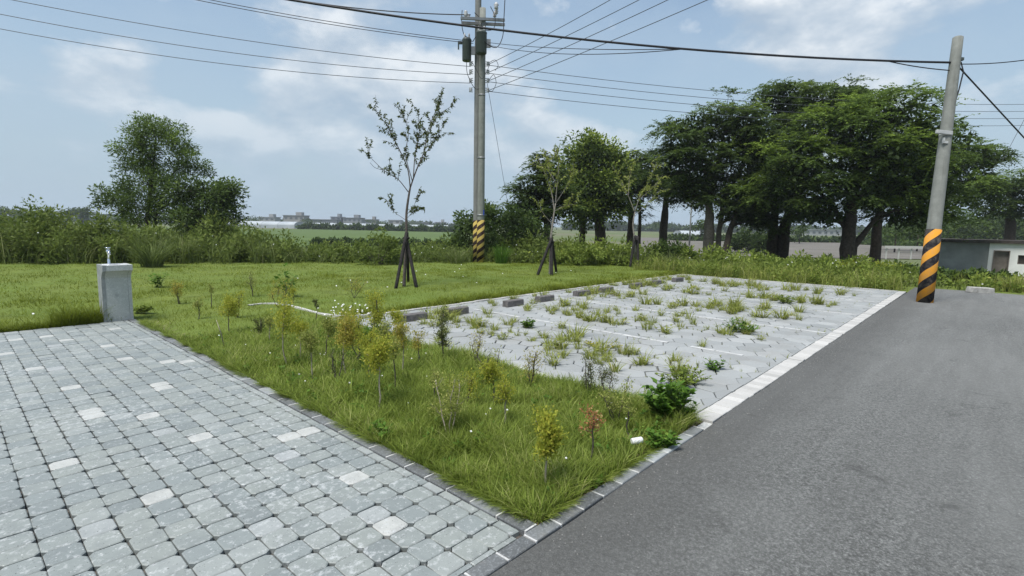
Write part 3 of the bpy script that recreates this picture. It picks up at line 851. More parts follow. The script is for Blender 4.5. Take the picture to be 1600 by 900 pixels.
# ------------------------------------------------------------------ drinking fountain
def make_fountain():
    root = thing('drinking_fountain', 'grey granite water pedestal with chrome tap at the end of the paved court', 'fountain', (1.80, 9.80, 0.0))
    w2 = 0.185
    # side profile in y,z: foot at y=0 (front) .. 0.27 (back), lip leaning out to the front
    prof = [(0.27, 0.0), (0.0, 0.0), (-0.01, 0.66), (-0.03, 0.70), (-0.085, 0.755), (-0.15, 0.785), (-0.15, 0.865), (0.25, 0.865)]
    b = MB()
    inx = w2 - 0.045
    L = [(-inx, p[0], p[1]) for p in prof]; Rr = [(inx, p[0], p[1]) for p in prof]
    b.poly(L[::-1]); b.poly(Rr)
    for i in range(len(prof)):
        j = (i + 1) % len(prof)
        if i == 6: continue                                   # top is built round the basin
        b.poly([L[i], L[j], Rr[j], Rr[i]][::-1])
    obj('column', b, M['granite'], root)
    for s in (-1, 1):                                           # side slabs, set 3 mm proud at the front
        m = MB(); x0, x1 = s * inx + s * 0.002, s * w2
        pf = [(0.275, 0.0), (-0.004, 0.0), (-0.014, 0.66), (-0.034, 0.70), (-0.089, 0.752), (-0.153, 0.782), (-0.153, 0.867), (0.254, 0.867)]
        A = [(x0, p[0], p[1]) for p in pf]; B = [(x1, p[0], p[1]) for p in pf]
        if s < 0: A, B = B, A
        m.poly(A[::-1]); m.poly(B)
        for i in range(len(pf)):
            j = (i + 1) % len(pf); m.poly([A[i], A[j], B[j], B[i]][::-1])
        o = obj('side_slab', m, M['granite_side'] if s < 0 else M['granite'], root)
    t = MB()                                                    # basin rim with an oval bowl
    n = 28; cx0, cy0 = 0.02, 0.02
    ring = [(cx0 + 0.095 * math.cos(a), cy0 + 0.105 * math.sin(a)) for a in np.linspace(0, 2 * math.pi, n, endpoint=False)]
    def sq(a):
        dx, dy = math.cos(a), math.sin(a)
        k = min((inx) / max(abs(dx), 1e-6), (0.20) / max(abs(dy), 1e-6)); return (dx * k, 0.05 + dy * k)
    outr = [sq(a) for a in np.linspace(0, 2 * math.pi, n, endpoint=False)]
    for i in range(n):
        j = (i + 1) % n
        t.poly([(outr[i][0], outr[i][1], 0.866), (outr[j][0], outr[j][1], 0.866), (ring[j][0], ring[j][1], 0.866), (ring[i][0], ring[i][1], 0.866)])
        t.poly([(ring[i][0], ring[i][1], 0.866), (ring[j][0], ring[j][1], 0.866), (cx0 + (ring[j][0] - cx0) * 0.6, cy0 + (ring[j][1] - cy0) * 0.6, 0.80), (cx0 + (ring[i][0] - cx0) * 0.6, cy0 + (ring[i][1] - cy0) * 0.6, 0.80)], True)
    t.poly([(cx0 + (p[0] - cx0) * 0.6, cy0 + (p[1] - cy0) * 0.6, 0.80) for p in ring])
    obj('basin', t, M['granite_smooth'], root)
    tp = MB().lathe([(0.026, 0.866), (0.026, 0.875), (0.017, 0.88), (0.017, 1.02), (0.024, 1.025), (0.026, 1.06), (0.022, 1.085), (0.012, 1.09), (0.012, 1.105)], (-0.045, 0.17, 0), 14)
    tap = obj('tap', tp, M['chrome'], root)
    obj('spout', MB().tube([(-0.045, 0.17, 1.05), (-0.045, 0.12, 1.06), (-0.045, 0.085, 1.045), (-0.045, 0.08, 1.01)], [0.016, 0.016, 0.014, 0.013], 10), M['chrome'], tap)
    obj('handle', MB().lathe([(0.03, 1.105), (0.036, 1.108), (0.036, 1.12), (0.03, 1.123)], (-0.045, 0.17, 0), 14), M['chrome'], tap)
make_fountain()

# ------------------------------------------------------------------ wheel stops
STOPS = [(5.10, 6.80), (6.03, 6.80), (7.50, 6.79), (8.45, 6.77), (9.80, 6.78), (10.80, 6.77), (12.22, 6.77), (13.28, 6.75), (14.60, 6.72)]
STOP_LABEL = ['weed-grown dark stone wheel stop at the near left corner of the lot', 'clear dark stone wheel stop nearest the camera, right of the weedy corner',
              'dark wheel stop just past the first white bay line', 'dark wheel stop on the right of the second bay, grass at its end',
              'dark wheel stop on the left of the third bay', 'dark wheel stop on the right of the third bay, grass in front',
              'dark wheel stop on the left of the fourth bay', 'half hidden wheel stop on the right of the fourth bay', 'farthest wheel stop sunk in grass in the fifth bay']
sm = MB(); pr = [(-0.075, 0.0), (-0.068, 0.105), (-0.055, 0.118), (0.055, 0.118), (0.068, 0.105), (0.075, 0.0)]
A = [(-0.235, p[0], p[1]) for p in pr]; B = [(0.235, p[0], p[1]) for p in pr]
sm.poly(A); sm.poly(B[::-1])
for i in range(len(pr)): j = (i + 1) % len(pr); sm.poly([A[i], B[i], B[j], A[j]])
sme = sm.mesh('wheel_stop'); sme.materials.append(M['stop'])
for (x, y), lb in zip(STOPS, STOP_LABEL):
    o = obj('wheel_stop', sme, None, None, (x, y, 0.0)); o.rotation_euler = (0, 0, random.gauss(0, 0.03))
    tag(o, lb, 'wheel stop', 'wheel stops in the parking bays')

# pale edging strip curving off the corner of the lot into the lawn
def edging_curve():
    pts = [Vector(p) for p in [(3.706, 9.811, 0), (3.979, 9.872, 0), (4.166, 9.706, 0), (4.247, 9.279, 0), (4.236, 8.765, 0), (4.211, 8.215, 0), (4.282, 7.861, 0), (4.426, 7.61, 0), (4.733, 7.532, 0), (4.9, 7.72, 0)]]
    m = MB(); n = len(pts)
    zz = 0.055
    for i in range(n - 1):
        a, b = pts[i], pts[i + 1]; d = (b - a).normalized(); s = Vector((-d.y, d.x, 0)) * 0.028
        k = Vector((0, 0, zz)); lo = Vector((0, 0, -0.05)); g = d * 0.004
        m.poly([a + g - s + k, b - g - s + k, b - g + s + k, a + g + s + k]); m.poly([a + g - s + lo, b - g - s + lo, b - g - s + k, a + g - s + k]); m.poly([b - g + s + lo, a + g + s + lo, a + g + s + k, b - g + s + k])
    o = obj('edging_strip', m, M['brick_white'])
    tag(o, 'pale narrow edging strip curving through the lawn from the corner of the lot', 'edging')
edging_curve()

# ------------------------------------------------------------------ utility poles
ROT = math.atan2(-0.737934, 0.674679)          # local x runs to the right as seen from the court
CP = (14.823, 15.255, 0.0)
def taper(r0, r1, h, n=10, sides=20):
    return MB().lathe([(r0 + (r1 - r0) * k / n, h * k / n) for k in range(n + 1)], (0, 0, 0), sides)
def make_twin_pole():
    root = thing('utility_pole', 'tall twin concrete utility pole with transformers and yellow-black striped foot', 'utility pole', CP, ROT)
    z0 = -0.1
    obj('pole', taper(0.150, 0.118, 9.92), M['pole'], root, (0, 0, z0))
    p2 = obj('pole', taper(0.138, 0.115, 13.2), M['pole_side'], root, (-0.185, 0.17, z0))
    for x, y, h, r0 in ((0, 0, 1.86, 0.1535), (-0.185, 0.17, 1.84, 0.1415)):
        o = obj('striped_band', MB().lathe([(r0, 0.0), (r0 - 0.0015, h * 0.5), (r0 - 0.003, h)], (0, 0, 0), 24), M['stripe_old'], root, (x, y, z0))
    obj('number_plate', MB().box((0.115, -0.095, 2.05), (0.05, 0.03, 0.22)), M['blue'], root)
    # cross arms
    for a, z, y in ((0.40, 9.72, -0.15), (0.40, 9.66, 0.15)):
        rot = Matrix.Rotation(a, 3, 'Z')
        c = MB().box((0.02, y, z + 0.1), (1.75, 0.085, 0.10), Matrix.Rotation(0.35, 3, 'Z') @ Matrix.Rotation(-0.10, 3, 'Y'))
        obj('cross_arm', c, M['steel'], root)
    for x, y, z in ((-0.62, -0.33, 9.72), (-0.55, -0.05, 9.70), (0.52, 0.08, 9.98), (0.45, 0.33, 9.95)):
        obj('insulator', MB().lathe([(0.03, 0), (0.075, 0.03), (0.05, 0.06), (0.085, 0.10), (0.05, 0.13), (0.075, 0.17), (0.045, 0.2), (0.02, 0.22)], (x, y, z + 0.12), 12), M['porcelain'], root)
    obj('ridge_insulator', MB().lathe([(0.03, 0), (0.09, 0.05), (0.06, 0.1), (0.1, 0.16), (0.06, 0.22), (0.03, 0.26)], (0.52, -0.1, 10.2), 12), M['porcelain'], root)
    # transformers
    def can(x, y, z, r, h):
        c = obj('transformer', MB().lathe([(r * 0.9, 0), (r, 0.03), (r, h * 0.84), (r * 1.05, h * 0.86), (r * 1.05, h * 0.9), (r * 0.8, h * 0.97), (r * 0.3, h)], (x, y, z), 20), M['can'], root)
        for k in (-0.5, 0.5):
            obj('bushing', MB().lathe([(0.03, 0), (0.045, 0.05), (0.03, 0.09), (0.042, 0.13), (0.02, 0.2)], (x + k * r, y - 0.03, z + h * 0.93), 10), M['porcelain'], c)
        obj('hanger', MB().box((x + r + 0.06, y, z + h * 0.45), (0.18, 0.07, 0.30)), M['steel'], c)
        return c
    can(-0.60, -0.05, 8.30, 0.175, 0.88)
    can(-0.02, -0.36, 8.48, 0.205, 0.86)
    obj('cutout', MB().box((-0.86, -0.05, 8.98), (0.16, 0.08, 0.10)).box((-0.92, -0.05, 8.86), (0.05, 0.05, 0.26)), M['can'], root)
    # spool racks that carry the low wires
    for k, z in enumerate((8.22, 7.92, 7.60, 7.24)):
        for s in (-1, 1):
            x = s * 0.20 - (0.22 if s < 0 else 0)
            b = MB().box((x, -0.02, z), (0.14, 0.03, 0.025)).box((x + s * 0.07, -0.02, z), (0.02, 0.03, 0.17)).box((x, -0.02, z - 0.075), (0.14, 0.03, 0.02)).box((x, -0.02, z + 0.075), (0.14, 0.03, 0.02))
            br = obj('rack', b, M['steel'], root)
            obj('spool', MB().lathe([(0.045, -0.055), (0.045, -0.03), (0.028, 0), (0.045, 0.03), (0.045, 0.055)], (x + s * 0.02, -0.07, z), 12), M['porcelain'], br)
    for z in (1.95, 4.2, 6.6, 9.2):
        obj('band', MB().lathe([(0.162 - 0.0042 * z, -0.03), (0.162 - 0.0042 * z, 0.03)], (0, 0, z), 20), M['steel'], root)
    # hanging jumper leads
    def lead(pts, r=0.014):
        P = [Vector(p) for p in pts]; out_ = []
        for i in range(len(P) - 1):
            for t in np.linspace(0, 1, 8, endpoint=False):
                p0, p1, p2, p3 = P[max(i - 1, 0)], P[i], P[i + 1], P[min(i + 2, len(P) - 1)]
                out_.append(0.5 * ((2 * p1) + (-p0 + p2) * t + (2 * p0 - 5 * p1 + 4 * p2 - p3) * t * t + (-p0 + 3 * p1 - 3 * p2 + p3) * t ** 3))
        out_.append(P[-1]); obj('lead', MB().tube(out_, r, 6), M['wire'], root)
    lead([(-0.78, -0.1, 10.15), (-0.80, -0.1, 9.7), (-0.72, -0.1, 9.3), (-0.58, -0.05, 9.18)])
    lead([(0.85, -0.1, 10.6), (0.82, -0.1, 9.9), (0.78, -0.15, 9.2), (0.55, -0.3, 8.75), (0.15, -0.5, 8.85), (-0.1, -0.5, 9.25)], 0.016)
    lead([(0.30, -0.1, 10.3), (0.48, -0.15, 9.9), (0.42, -0.2, 9.45), (0.05, -0.35, 9.35)], 0.014)
    lead([(-0.30, -0.15, 10.05), (-0.12, -0.2, 9.85), (-0.02, -0.25, 9.5), (-0.15, -0.3, 9.25), (-0.35, -0.2, 9.0)], 0.016)
    lead([(-0.60, -0.15, 8.30), (-0.56, -0.2, 7.8), (-0.30, -0.15, 7.3), (-0.1, -0.2, 7.24)], 0.012)
    lead([(-0.40, -0.2, 8.25), (-0.22, -0.25, 7.95), (0.0, -0.25, 7.6), (0.2, -0.2, 7.92), (0.30, -0.1, 8.2)], 0.010)
    lead([(0.28, -0.1, 8.25), (0.5, -0.1, 8.35), (0.62, -0.1, 8.15), (0.5, -0.1, 7.95)], 0.010)
    lead([(0.28, -0.1, 7.6), (0.45, -0.1, 7.8), (0.55, -0.1, 7.5), (0.42, -0.1, 7.2), (0.28, -0.1, 7.2)], 0.010)
    for ch in root.children:                       # fittings were laid out for a slightly taller pole
        if ch.name.split('.')[0] in ('cross_arm', 'insulator', 'ridge_insulator', 'transformer', 'cutout', 'rack', 'lead'): ch.location.z -= 0.45
    return root
make_twin_pole()

RB = Vector((14.90, 1.00, -0.05)); RTOP = Vector((15.795, 0.985, 5.91))
def make_leaning_pole():
    root = thing('leaning_pole', 'leaning round concrete pole with orange and black striped foot at the road edge', 'utility pole', tuple(RB))
    d = (RTOP - RB); h = d.length
    root.rotation_mode = 'QUATERNION'; root.rotation_quaternion = d.to_track_quat('Z', 'Y')
    obj('pole', MB().lathe([(0.152 - 0.052 * k / 12, h * k / 12) for k in range(12)] + [(0.1005, h - 0.015), (0.085, h)], (0, 0, 0), 24), M['pole'], root)
    hb = 1.68
    obj('striped_band', MB().lathe([(0.158, 0.0), (0.155, hb / 2), (0.150, hb)], (0, 0, 0), 28), M['stripe_new'], root)
    # which way is the camera side, in pole space
    q = root.rotation_quaternion.inverted(); c = q @ Vector((-0.83, -0.09, 0)); c.z = 0; c.normalize()
    e = q @ Vector((0.675, -0.738, 0)); e.z = 0; e.normalize()
    zb = 3.82
    cl = MB()
    for a in np.linspace(0, 2 * math.pi, 20, endpoint=False): pass
    cl.lathe([(0.122, zb - 0.035), (0.126, zb), (0.122, zb + 0.035)], (0, 0, 0), 20)
    k = obj('clamp', cl, M['clamp_grey'], root)
    pc = c * 0.15
    rotm = Matrix((e, e.cross(Vector((0, 0, 1))), Vector((0, 0, 1)))).transposed()
    obj('clamp_bracket', MB().box((pc.x - e.x * 0.05, pc.y - e.y * 0.05, zb + 0.01), (0.36, 0.06, 0.085), rotm), M['clamp_grey'], root, bevel=0.01)
    pc2 = c * 0.135
    obj('hook', MB().box((pc2.x, pc2.y, zb - 0.2), (0.10, 0.05, 0.05), rotm).box((pc2.x - e.x * 0.04, pc2.y - e.y * 0.04, zb - 0.15), (0.03, 0.05, 0.09), rotm), M['clamp_grey'], root)
    def on(u, z, r_=0.0):  # point on the camera side; u = sideways share
        r0 = 0.152 - 0.052 * z / h + r_
        v = (c * math.sqrt(max(0, 1 - u * u)) + e * u) * r0; return (v.x, v.y, z)
    obj('cable', MB().tube([on(0.98, h - 0.55, 0.03), on(1.0, h - 0.75, 0.11), on(1.0, h - 1.15, 0.06), on(0.85, h - 1.5, 0.014), on(0.55, h - 1.75, 0.01), on(0.35, h - 2.0, 0.008)], 0.014, 6), M['wire'], root)
    obj('crack', MB().box(on(0.3, h - 2.25, -0.012), (0.03, 0.03, 0.55), rotm), M['rust'], root)
    obj('crack', MB().box(on(0.55, h - 2.35, -0.012), (0.025, 0.03, 0.35), rotm), M['rust'], root)
    obj('crack', MB().box(on(0.35, 1.85, -0.012), (0.03, 0.03, 0.30), rotm), M['rust'], root)
    obj('bolt', MB().box(on(0.9, h - 0.5, 0.02), (0.12, 0.06, 0.06), rotm), M['can'], root)
    return root
make_leaning_pole()

# ------------------------------------------------------------------ overhead wires
def wire(name, label, a, b, sag, r=0.011, m='wire_grey', ext=0.0, group='overhead wires'):
    a, b = Vector(a), Vector(b)
    n = 28; P = []
    for t in np.linspace(0, 1 + ext, n):
        p = a.lerp(b, t) if t <= 1 else a + (b - a) * t
        P.append(p + Vector((0, 0, -4 * sag * t * (1 - t) if t <= 1 else 4 * sag * (t - 1))))
    o = obj(name, MB().tube(P, r, 5), M[m]); tag(o, label, 'wire', group); return o
def cp(x, y, z):
    c, s = math.cos(ROT), math.sin(ROT); return (CP[0] + c * x - s * y, CP[1] + s * x + c * y, z - 0.45)
# to the left
wire('low_wire', 'uppermost of the three thin wires running left from the pole racks', cp(-0.45, 0, 8.12), (2.176, 23.272, 8.3), 0.22, ext=0.5)
wire('low_wire', 'middle of the three thin wires running left from the pole racks', cp(-0.45, 0, 7.82), (1.915, 24.062, 8), 0.30, ext=0.5)
wire('low_wire', 'lowest of the three thin wires running left from the pole racks', cp(-0.45, 0, 7.50), (1.916, 24.488, 7.65), 0.32, ext=0.5)
wire('feeder_wire', 'right one of the paired feeder wires leaving the frame top left of the pole', cp(-0.35, 0, 9.05), (7.193, 21.154, 9.3), 0.10, 0.012, 'wire', 0.5)
wire('feeder_wire', 'left one of the paired feeder wires leaving the frame top left of the pole', cp(-0.35, 0, 8.98), (6.687, 20.988, 9.1), 0.12, 0.012, 'wire', 0.5)
wire('top_cable', 'spiral wrapped cable from the cross arm to the top edge left of the pole', cp(-0.45, -0.2, 9.95), (10.213, 21.02, 10.2), 0.12, 0.020, 'wire', 0.4)
# fan of four wires crossing above the road, up to the right
for k, (z, px, s) in enumerate(((8.22, (14.758, 9.503, 8.6), 'first'), (7.92, (14.681, 8.446, 8.3), 'second'), (7.60, (14.552, 7.449, 8), 'third'), (7.24, (14.56, 6.29, 7.7), 'fourth'))):
    wire('crossing_wire', '%s from the left of four wires fanning up from the pole to the top edge' % s, cp(0.26, 0, z), px, 0.04, ext=1.5)
# four wires to the right
for k, (z, px, s) in enumerate(((8.18, (38.393, -0.559, 8.2), 'uppermost'), (7.88, (38.735, -0.598, 7.9), 'second highest'), (7.56, (39.123, -0.639, 7.6), 'third highest'), (7.20, (39.563, -0.681, 7.3), 'lowest'))):
    wire('long_wire', '%s of four wires running right across the big trees' % s, cp(0.26, 0, z), px, 0.42, ext=0.5)
# telecom cable, leaning pole to the upper left
ca = tuple(RB.lerp(RTOP, 0.905)); cb = (5.312, 11.129, 6.1)
def on_cable(t, sag=0.25):
    p = Vector(ca).lerp(Vector(cb), t); p.z -= 4 * sag * t * (1 - t); return tuple(p)
mid = on_cable(0.4266)
wire('telecom_cable', 'thick black cable sagging from the leaning pole across the sky to the top edge', ca, cb, 0.25, 0.024, 'wire', 0.5)
wire('service_wire', 'thin wire from the twin pole meeting the thick black cable', cp(0.1, -0.1, 9.0), mid, 0.10, 0.010, 'wire')
wire('service_wire', 'lower thin wire from the twin pole meeting the thick black cable', cp(0.1, -0.1, 8.92), mid, 0.22, 0.010, 'wire')
wire('drop_wire', 'short wire hanging under the thick cable next to the leaning pole', tuple(RB.lerp(RTOP, 0.875)), on_cable(0.1107), 0.03, 0.012, 'wire')
wire('span_wire', 'wire running right from the head of the leaning pole', tuple(RB.lerp(RTOP, 0.90)), (17.092, -0.155, 5.5), 0.03, 0.011, 'wire', 0.8)
wire('guy_cable', 'taut cable slanting down right from the head of the leaning pole', tuple(RB.lerp(RTOP, 0.905)), (19.253, -0.361, 4.038), 0.0, 0.017, 'wire', 0.9)
wire('guy_cable', 'faint far wire slanting down behind the taut cable by the right edge', (42.906, -0.952, 8.866), (41.795, -0.186, 6.296), 0.0, 0.013, 'wire_grey', 0.3)
gy = thing('guy_wire', 'thin guy wire with a yellow guard slanting down right of the twin pole', 'wire', (27.414, 24.66, -0.2))
g0 = Vector(gy.location)
obj('strand', MB().tube([Vector(cp(0.2, 0, 7.5)) - g0, (0, 0, 0)], 0.009, 5), M['wire_grey'], gy)
ga = (Vector(cp(0.2, 0, 7.5)) - g0)
obj('guard', MB().tube([ga * 0.03, ga * 0.165], 0.042, 8), M['yellow_guard'], gy)
obj('strain_insulator', MB().tube([ga * 0.385, ga * 0.40, ga * 0.415], [0.02, 0.035, 0.02], 8), M['porcelain'], gy)

# ------------------------------------------------------------------ small house on the low ground
def make_house():
    o0 = Vector((45.0, 2.62, -1.38))
    root = thing('small_house', 'low flat-roofed house, bare grey wall beside a white front with an open door', 'house', tuple(o0), -math.pi / 2)
    top = 2.28
    grey = mottled('bare_cement_wall', (0.24, 0.25, 0.24), (0.40, 0.41, 0.39), 0.9, 0.95, 0.3, 0.01, c3=(0.16, 0.17, 0.165), detail=9)
    white = mottled('whitewashed_wall', (0.66, 0.67, 0.64), (0.80, 0.80, 0.77), 1.2, 0.9, 0.2, 0.01, c3=(0.58, 0.59, 0.57), detail=8)
    roofm = mottled('roof_slab', (0.035, 0.03, 0.028), (0.09, 0.075, 0.065), 3, 0.95, 0.4, 0.02, detail=8)
    dark = plain('dark_interior', (0.055, 0.047, 0.04), 0.9)
    woodm = mottled('grey_brown_door', (0.14, 0.12, 0.10), (0.22, 0.19, 0.165), 3, 0.9, 0.2, 0.01)
    obj('grey_wall', MB().box((1.45, 0.1, top / 2), (2.9, 0.2, top)), grey, root)['label'] = 'bare grey cement wall with damp stains'
    m = MB()
    m.box((3.03, 0.085, top / 2), (0.255, 0.22, top)); m.box((3.60, 0.085, top - 0.24), (0.88, 0.22, 0.48)); m.box((4.25, 0.085, top / 2), (0.42, 0.22, top))
    m.box((5.0, 0.085, top - 0.36), (1.08, 0.22, 0.72)); m.box((5.0, 0.085, 0.51), (1.08, 0.22, 1.02)); m.box((6.77, 0.085, top / 2), (2.46, 0.22, top))
    obj('white_wall', m, white, root)
    obj('side_wall', MB().box((0.1, 2.6, top / 2), (0.2, 4.78, top)), grey, root)
    obj('side_wall', MB().box((7.9, 2.6, top / 2), (0.2, 4.78, top)), white, root)
    obj('back_wall', MB().box((4.0, 5.1, top / 2), (7.6, 0.2, top)), grey, root)
    obj('floor', MB().box((4.0, 2.6, 0.03), (7.6, 4.8, 0.06)), dark, root)
    rf = obj('roof', MB().box((4.0, 2.6, top + 0.06), (8.5, 5.5, 0.11)), roofm, root)
    obj('fascia', MB().box((4.0, -0.175, top + 0.03), (8.54, 0.05, 0.19)), roofm, rf)
    d = obj('door', MB().box((3.60, 0.12, 0.87), (0.87, 0.05, 1.74)), woodm, root); d['label'] = 'weathered brown-grey door'
    obj('door_frame', MB().box((3.185, 0.06, 0.9), (0.05, 0.3, 1.8)).box((4.015, 0.06, 0.9), (0.05, 0.3, 1.8)).box((3.60, 0.06, 1.775), (0.78, 0.3, 0.05)), woodm, d)
    wn = obj('window', MB().box((5.0, 0.13, 1.29), (1.07, 0.03, 0.53)), dark, root)
    obj('window_frame', MB().box((5.0, 0.05, 1.035), (1.06, 0.06, 0.04)).box((5.0, 0.05, 1.545), (1.06, 0.06, 0.04)).box((4.485, 0.05, 1.29), (0.04, 0.06, 0.47)).box((5.515, 0.05, 1.29), (0.04, 0.06, 0.47)).box((5.0, 0.05, 1.29), (0.035, 0.06, 0.47)), woodm, wn)
    root.scale = (0.87, 1.0, 1.05)
    obj('parapet', MB().box((6.6, -0.14, top + 0.175), (3.4, 0.06, 0.12)), grey, rf)
make_house()
kb = obj('concrete_block', MB().box((0, 0, 0.07), (0.62, 0.22, 0.15), taper=0.93), mottled('weathered_concrete', (0.26, 0.25, 0.23), (0.42, 0.41, 0.38), 14, 0.9, 0.5, 0.01), None, (18.5, 0.12, -0.01), 0.015)
kb.rotation_euler = (0.03, 0.04, ROT + 0.02); tag(kb, 'loose concrete kerb block lying at the road end right of the leaning pole', 'concrete block')
sh = obj('litter', MB().lathe([(0.016, 0.0), (0.022, 0.004), (0.022, 0.08), (0.018, 0.085)], (0, 0, 0), 14), M['white_paint'], None, (3.182, 1.739, 0.06))
sh.rotation_euler = (R(88), 0.1, R(62)); tag(sh, 'small white plastic cup lying in the grass by the kerb', 'litter')

# ------------------------------------------------------------------ far countryside
def yaw(o): o.rotation_euler = (0, 0, ROT)
farwhite = mottled('greenhouse_film', (0.30, 0.33, 0.35), (0.38, 0.41, 0.43), 0.15, 0.6, 0.1, 0.02)
def greenhouse(a, b, h, w_, label):
    a, b = Vector(a), Vector(b); a.z = b.z = LOW - 0.12
    L = (b - a).length; d = (b - a).normalized()
    root = thing('greenhouse', label, 'greenhouse', tuple(a), math.atan2(d.y, d.x), 'long film greenhouses across the fields')
    m = MB(); n = 10; bays = max(1, int(L / 9))
    pr = [(-w_ / 2 * math.cos(t), h * (0.45 + 0.55 * math.sin(t)) if 0 < t < math.pi else 0.0) for t in np.linspace(0, math.pi, n)]
    pr = [(-w_ / 2, 0)] + [(-w_ / 2 * math.cos(t), h * (0.5 + 0.5 * math.sin(t))) for t in np.linspace(0, math.pi, n)] + [(w_ / 2, 0)]
    A_ = [(0, p[0], p[1]) for p in pr]; B_ = [(L, p[0], p[1]) for p in pr]
    m.poly(A_[::-1]); m.poly(B_)
    for i in range(len(pr) - 1): m.poly([A_[i], B_[i], B_[i + 1], A_[i + 1]][::-1], True)
    obj('film', m, farwhite, root)
    for k in range(0, bays + 1, max(1, bays // 10)):
        x = L * k / bays
        obj('hoop', MB().tube([(x, p[0] * 1.01, p[1] * 1.01) for p in pr], 0.05, 4, False), M['steel'], root)
greenhouse((84.323, 288.162, -1.985), (110.626, 229.508, -1.202), 3.0, 8, 'white film greenhouse nearest the left tree, behind the rice field')
greenhouse((124.416, 254.696, -1.492), (151.546, 233.914, -1.304), 2.7, 8, 'white film greenhouse in the middle, left of the staked sapling stem')
greenhouse((162.334, 247.467, -1.457), (191.429, 222.976, -1.582), 2.5, 8, 'white film greenhouse between the sapling stem and the twin pole')
greenhouse((143.178, 66.772, -0.463), (148.358, 61.074, -0.52), 2.2, 8, 'white film greenhouse seen between the trunks beside the far pole')
greenhouse((233.385, 27.715, 0.48), (253.895, 20.133, 0.379), 2.2, 8, 'white film greenhouse seen left of the leaning pole')
greenhouse((20.008, 112.468, 0.613), (21.344, 111.007, 0.645), 1.2, 3, 'small white film tunnel left of the feathery tree')
wallm = [mottled('far_wall_%d' % k, c, tuple(x * 1.15 for x in c), 0.3, 0.9, 0.1, 0.02) for k, c in enumerate(((0.24, 0.235, 0.225), (0.20, 0.21, 0.22), (0.27, 0.275, 0.275), (0.17, 0.185, 0.205)))]
winm = plain('far_window', (0.10, 0.11, 0.12), 0.4); roofb = plain('far_roof', (0.15, 0.16, 0.17), 0.8)
def building(px_l, wd, ht, dp, k, label, floors=2, tower=True):
    p = Vector(px_l); p.z = LOW - 0.12; ht *= 0.85
    root = thing('far_building', label, 'building', tuple(p), ROT, 'far village houses on the horizon')
    obj('wall', MB().box((wd / 2, dp / 2, ht / 2), (wd, dp, ht)), wallm[k], root)
    r_ = obj('roof', MB().box((wd / 2, dp / 2, ht + 0.25), (wd + 0.8, dp + 0.8, 0.5)), roofb if k != 2 else wallm[1], root)
    if tower: obj('stair_tower', MB().box((wd * 0.68, dp / 2, ht + 1.6), (wd * 0.28, dp * 0.5, 2.3)), wallm[k], r_)
    nw = max(2, int(wd / 3.2))
    for f_ in range(floors):
        for q in range(nw):
            obj('window', MB().box(((q + 0.5) * wd / nw, -0.02, ht * (f_ + 0.55) / floors), (wd / nw * 0.5, 0.1, ht / floors * 0.42)), winm, root)
building((167.049, 414.322, -1.222), 12, 7.0, 10, 2, 'pale flat house at the left end of the village skyline', 2)
building((170.602, 380.584, -0.798), 15, 8.6, 10, 0, 'beige two-storey block with a roof tower, the broadest on the skyline', 2)
building((187.632, 376.884, -0.559), 21, 5.6, 10, 3, 'low blue-grey shed roofed house right of the beige block', 1, False)
building((203.986, 373.922, -0.336), 8, 8.2, 9, 1, 'narrow grey house with tower right of the blue-grey shed', 3)
building((210.215, 367.024, -0.671), 14, 7.6, 10, 1, 'grey two-storey house in the middle of the skyline', 2)
building((227.651, 377.8, -0.615), 13, 6.4, 10, 3, 'slate grey house left of the staked sapling stem', 2, False)
building((233.192, 371.74, -0.482), 8, 6.6, 9, 0, 'small beige house just left of the staked sapling stem', 2)
building((233.593, 341.368, -0.594), 9, 6.2, 9, 2, 'white gabled house just right of the staked sapling stem', 2, False)
building((256.7, 345.938, -0.427), 15, 4.6, 10, 1, 'long low grey house right of the sapling stem', 1, False)
building((276.953, 338.616, -0.655), 8, 5.0, 9, 2, 'small white house left of the twin pole', 2)
building((331.401, 84.34, -1.031), 30, 3.6, 10, 2, 'long pale shed seen between the trunks on the far right fields', 1, False)
# raised road on piers, far left
vd = thing('viaduct', 'far elevated road on piers behind the left hedge', 'bridge', (0, 0, 0))
va, vb = Vector((-7.061, 351.558, 0.544)), Vector((51.303, 287.623, 1.388)); va.z = vb.z = LOW
dv = (vb - va); Lv = dv.length; vd.location = va; vd.rotation_euler = (0, 0, math.atan2(dv.y, dv.x))
cm = mottled('viaduct_concrete', (0.13, 0.15, 0.16), (0.22, 0.24, 0.25), 0.4)
obj('deck', MB().box((Lv / 2, 0, 4.4), (Lv, 8, 0.9)), cm, vd)
obj('parapet', MB().box((Lv / 2, -4.1, 5.25), (Lv, 0.2, 0.8)), cm, vd)
for k in range(12): obj('pier', MB().box((Lv * (k + 0.5) / 12, 0, 1.95), (1.4, 5, 3.9)), cm, vd)
# far single pole between the trunks, rail and post
fp = thing('far_pole', 'thin far utility pole standing between two tree trunks', 'utility pole', (76.108, 33.488, -1))
obj('pole', MB().lathe([(0.13, 0), (0.09, 7.5)], (0, 0, 0), 12), M['pole'], fp); obj('cross_arm', MB().box((0, 0, 7.1), (1.2, 0.1, 0.1), Matrix.Rotation(ROT, 3, 'Z')), M['steel'], fp)
gr_ = thing('guard_rail', 'low pale roadside rail on the far lane left of the leaning pole', 'guard rail', (53.788, 6.523, 0.283), ROT)
obj('rail', MB().box((1.7, 0, 0.0), (3.6, 0.08, 0.22)), M['brick_white'], gr_)
for k in range(4): obj('post', MB().box((0.1 + k * 1.05, 0.08, -0.45), (0.10, 0.07, 1.1)), M['brick_white'], gr_)

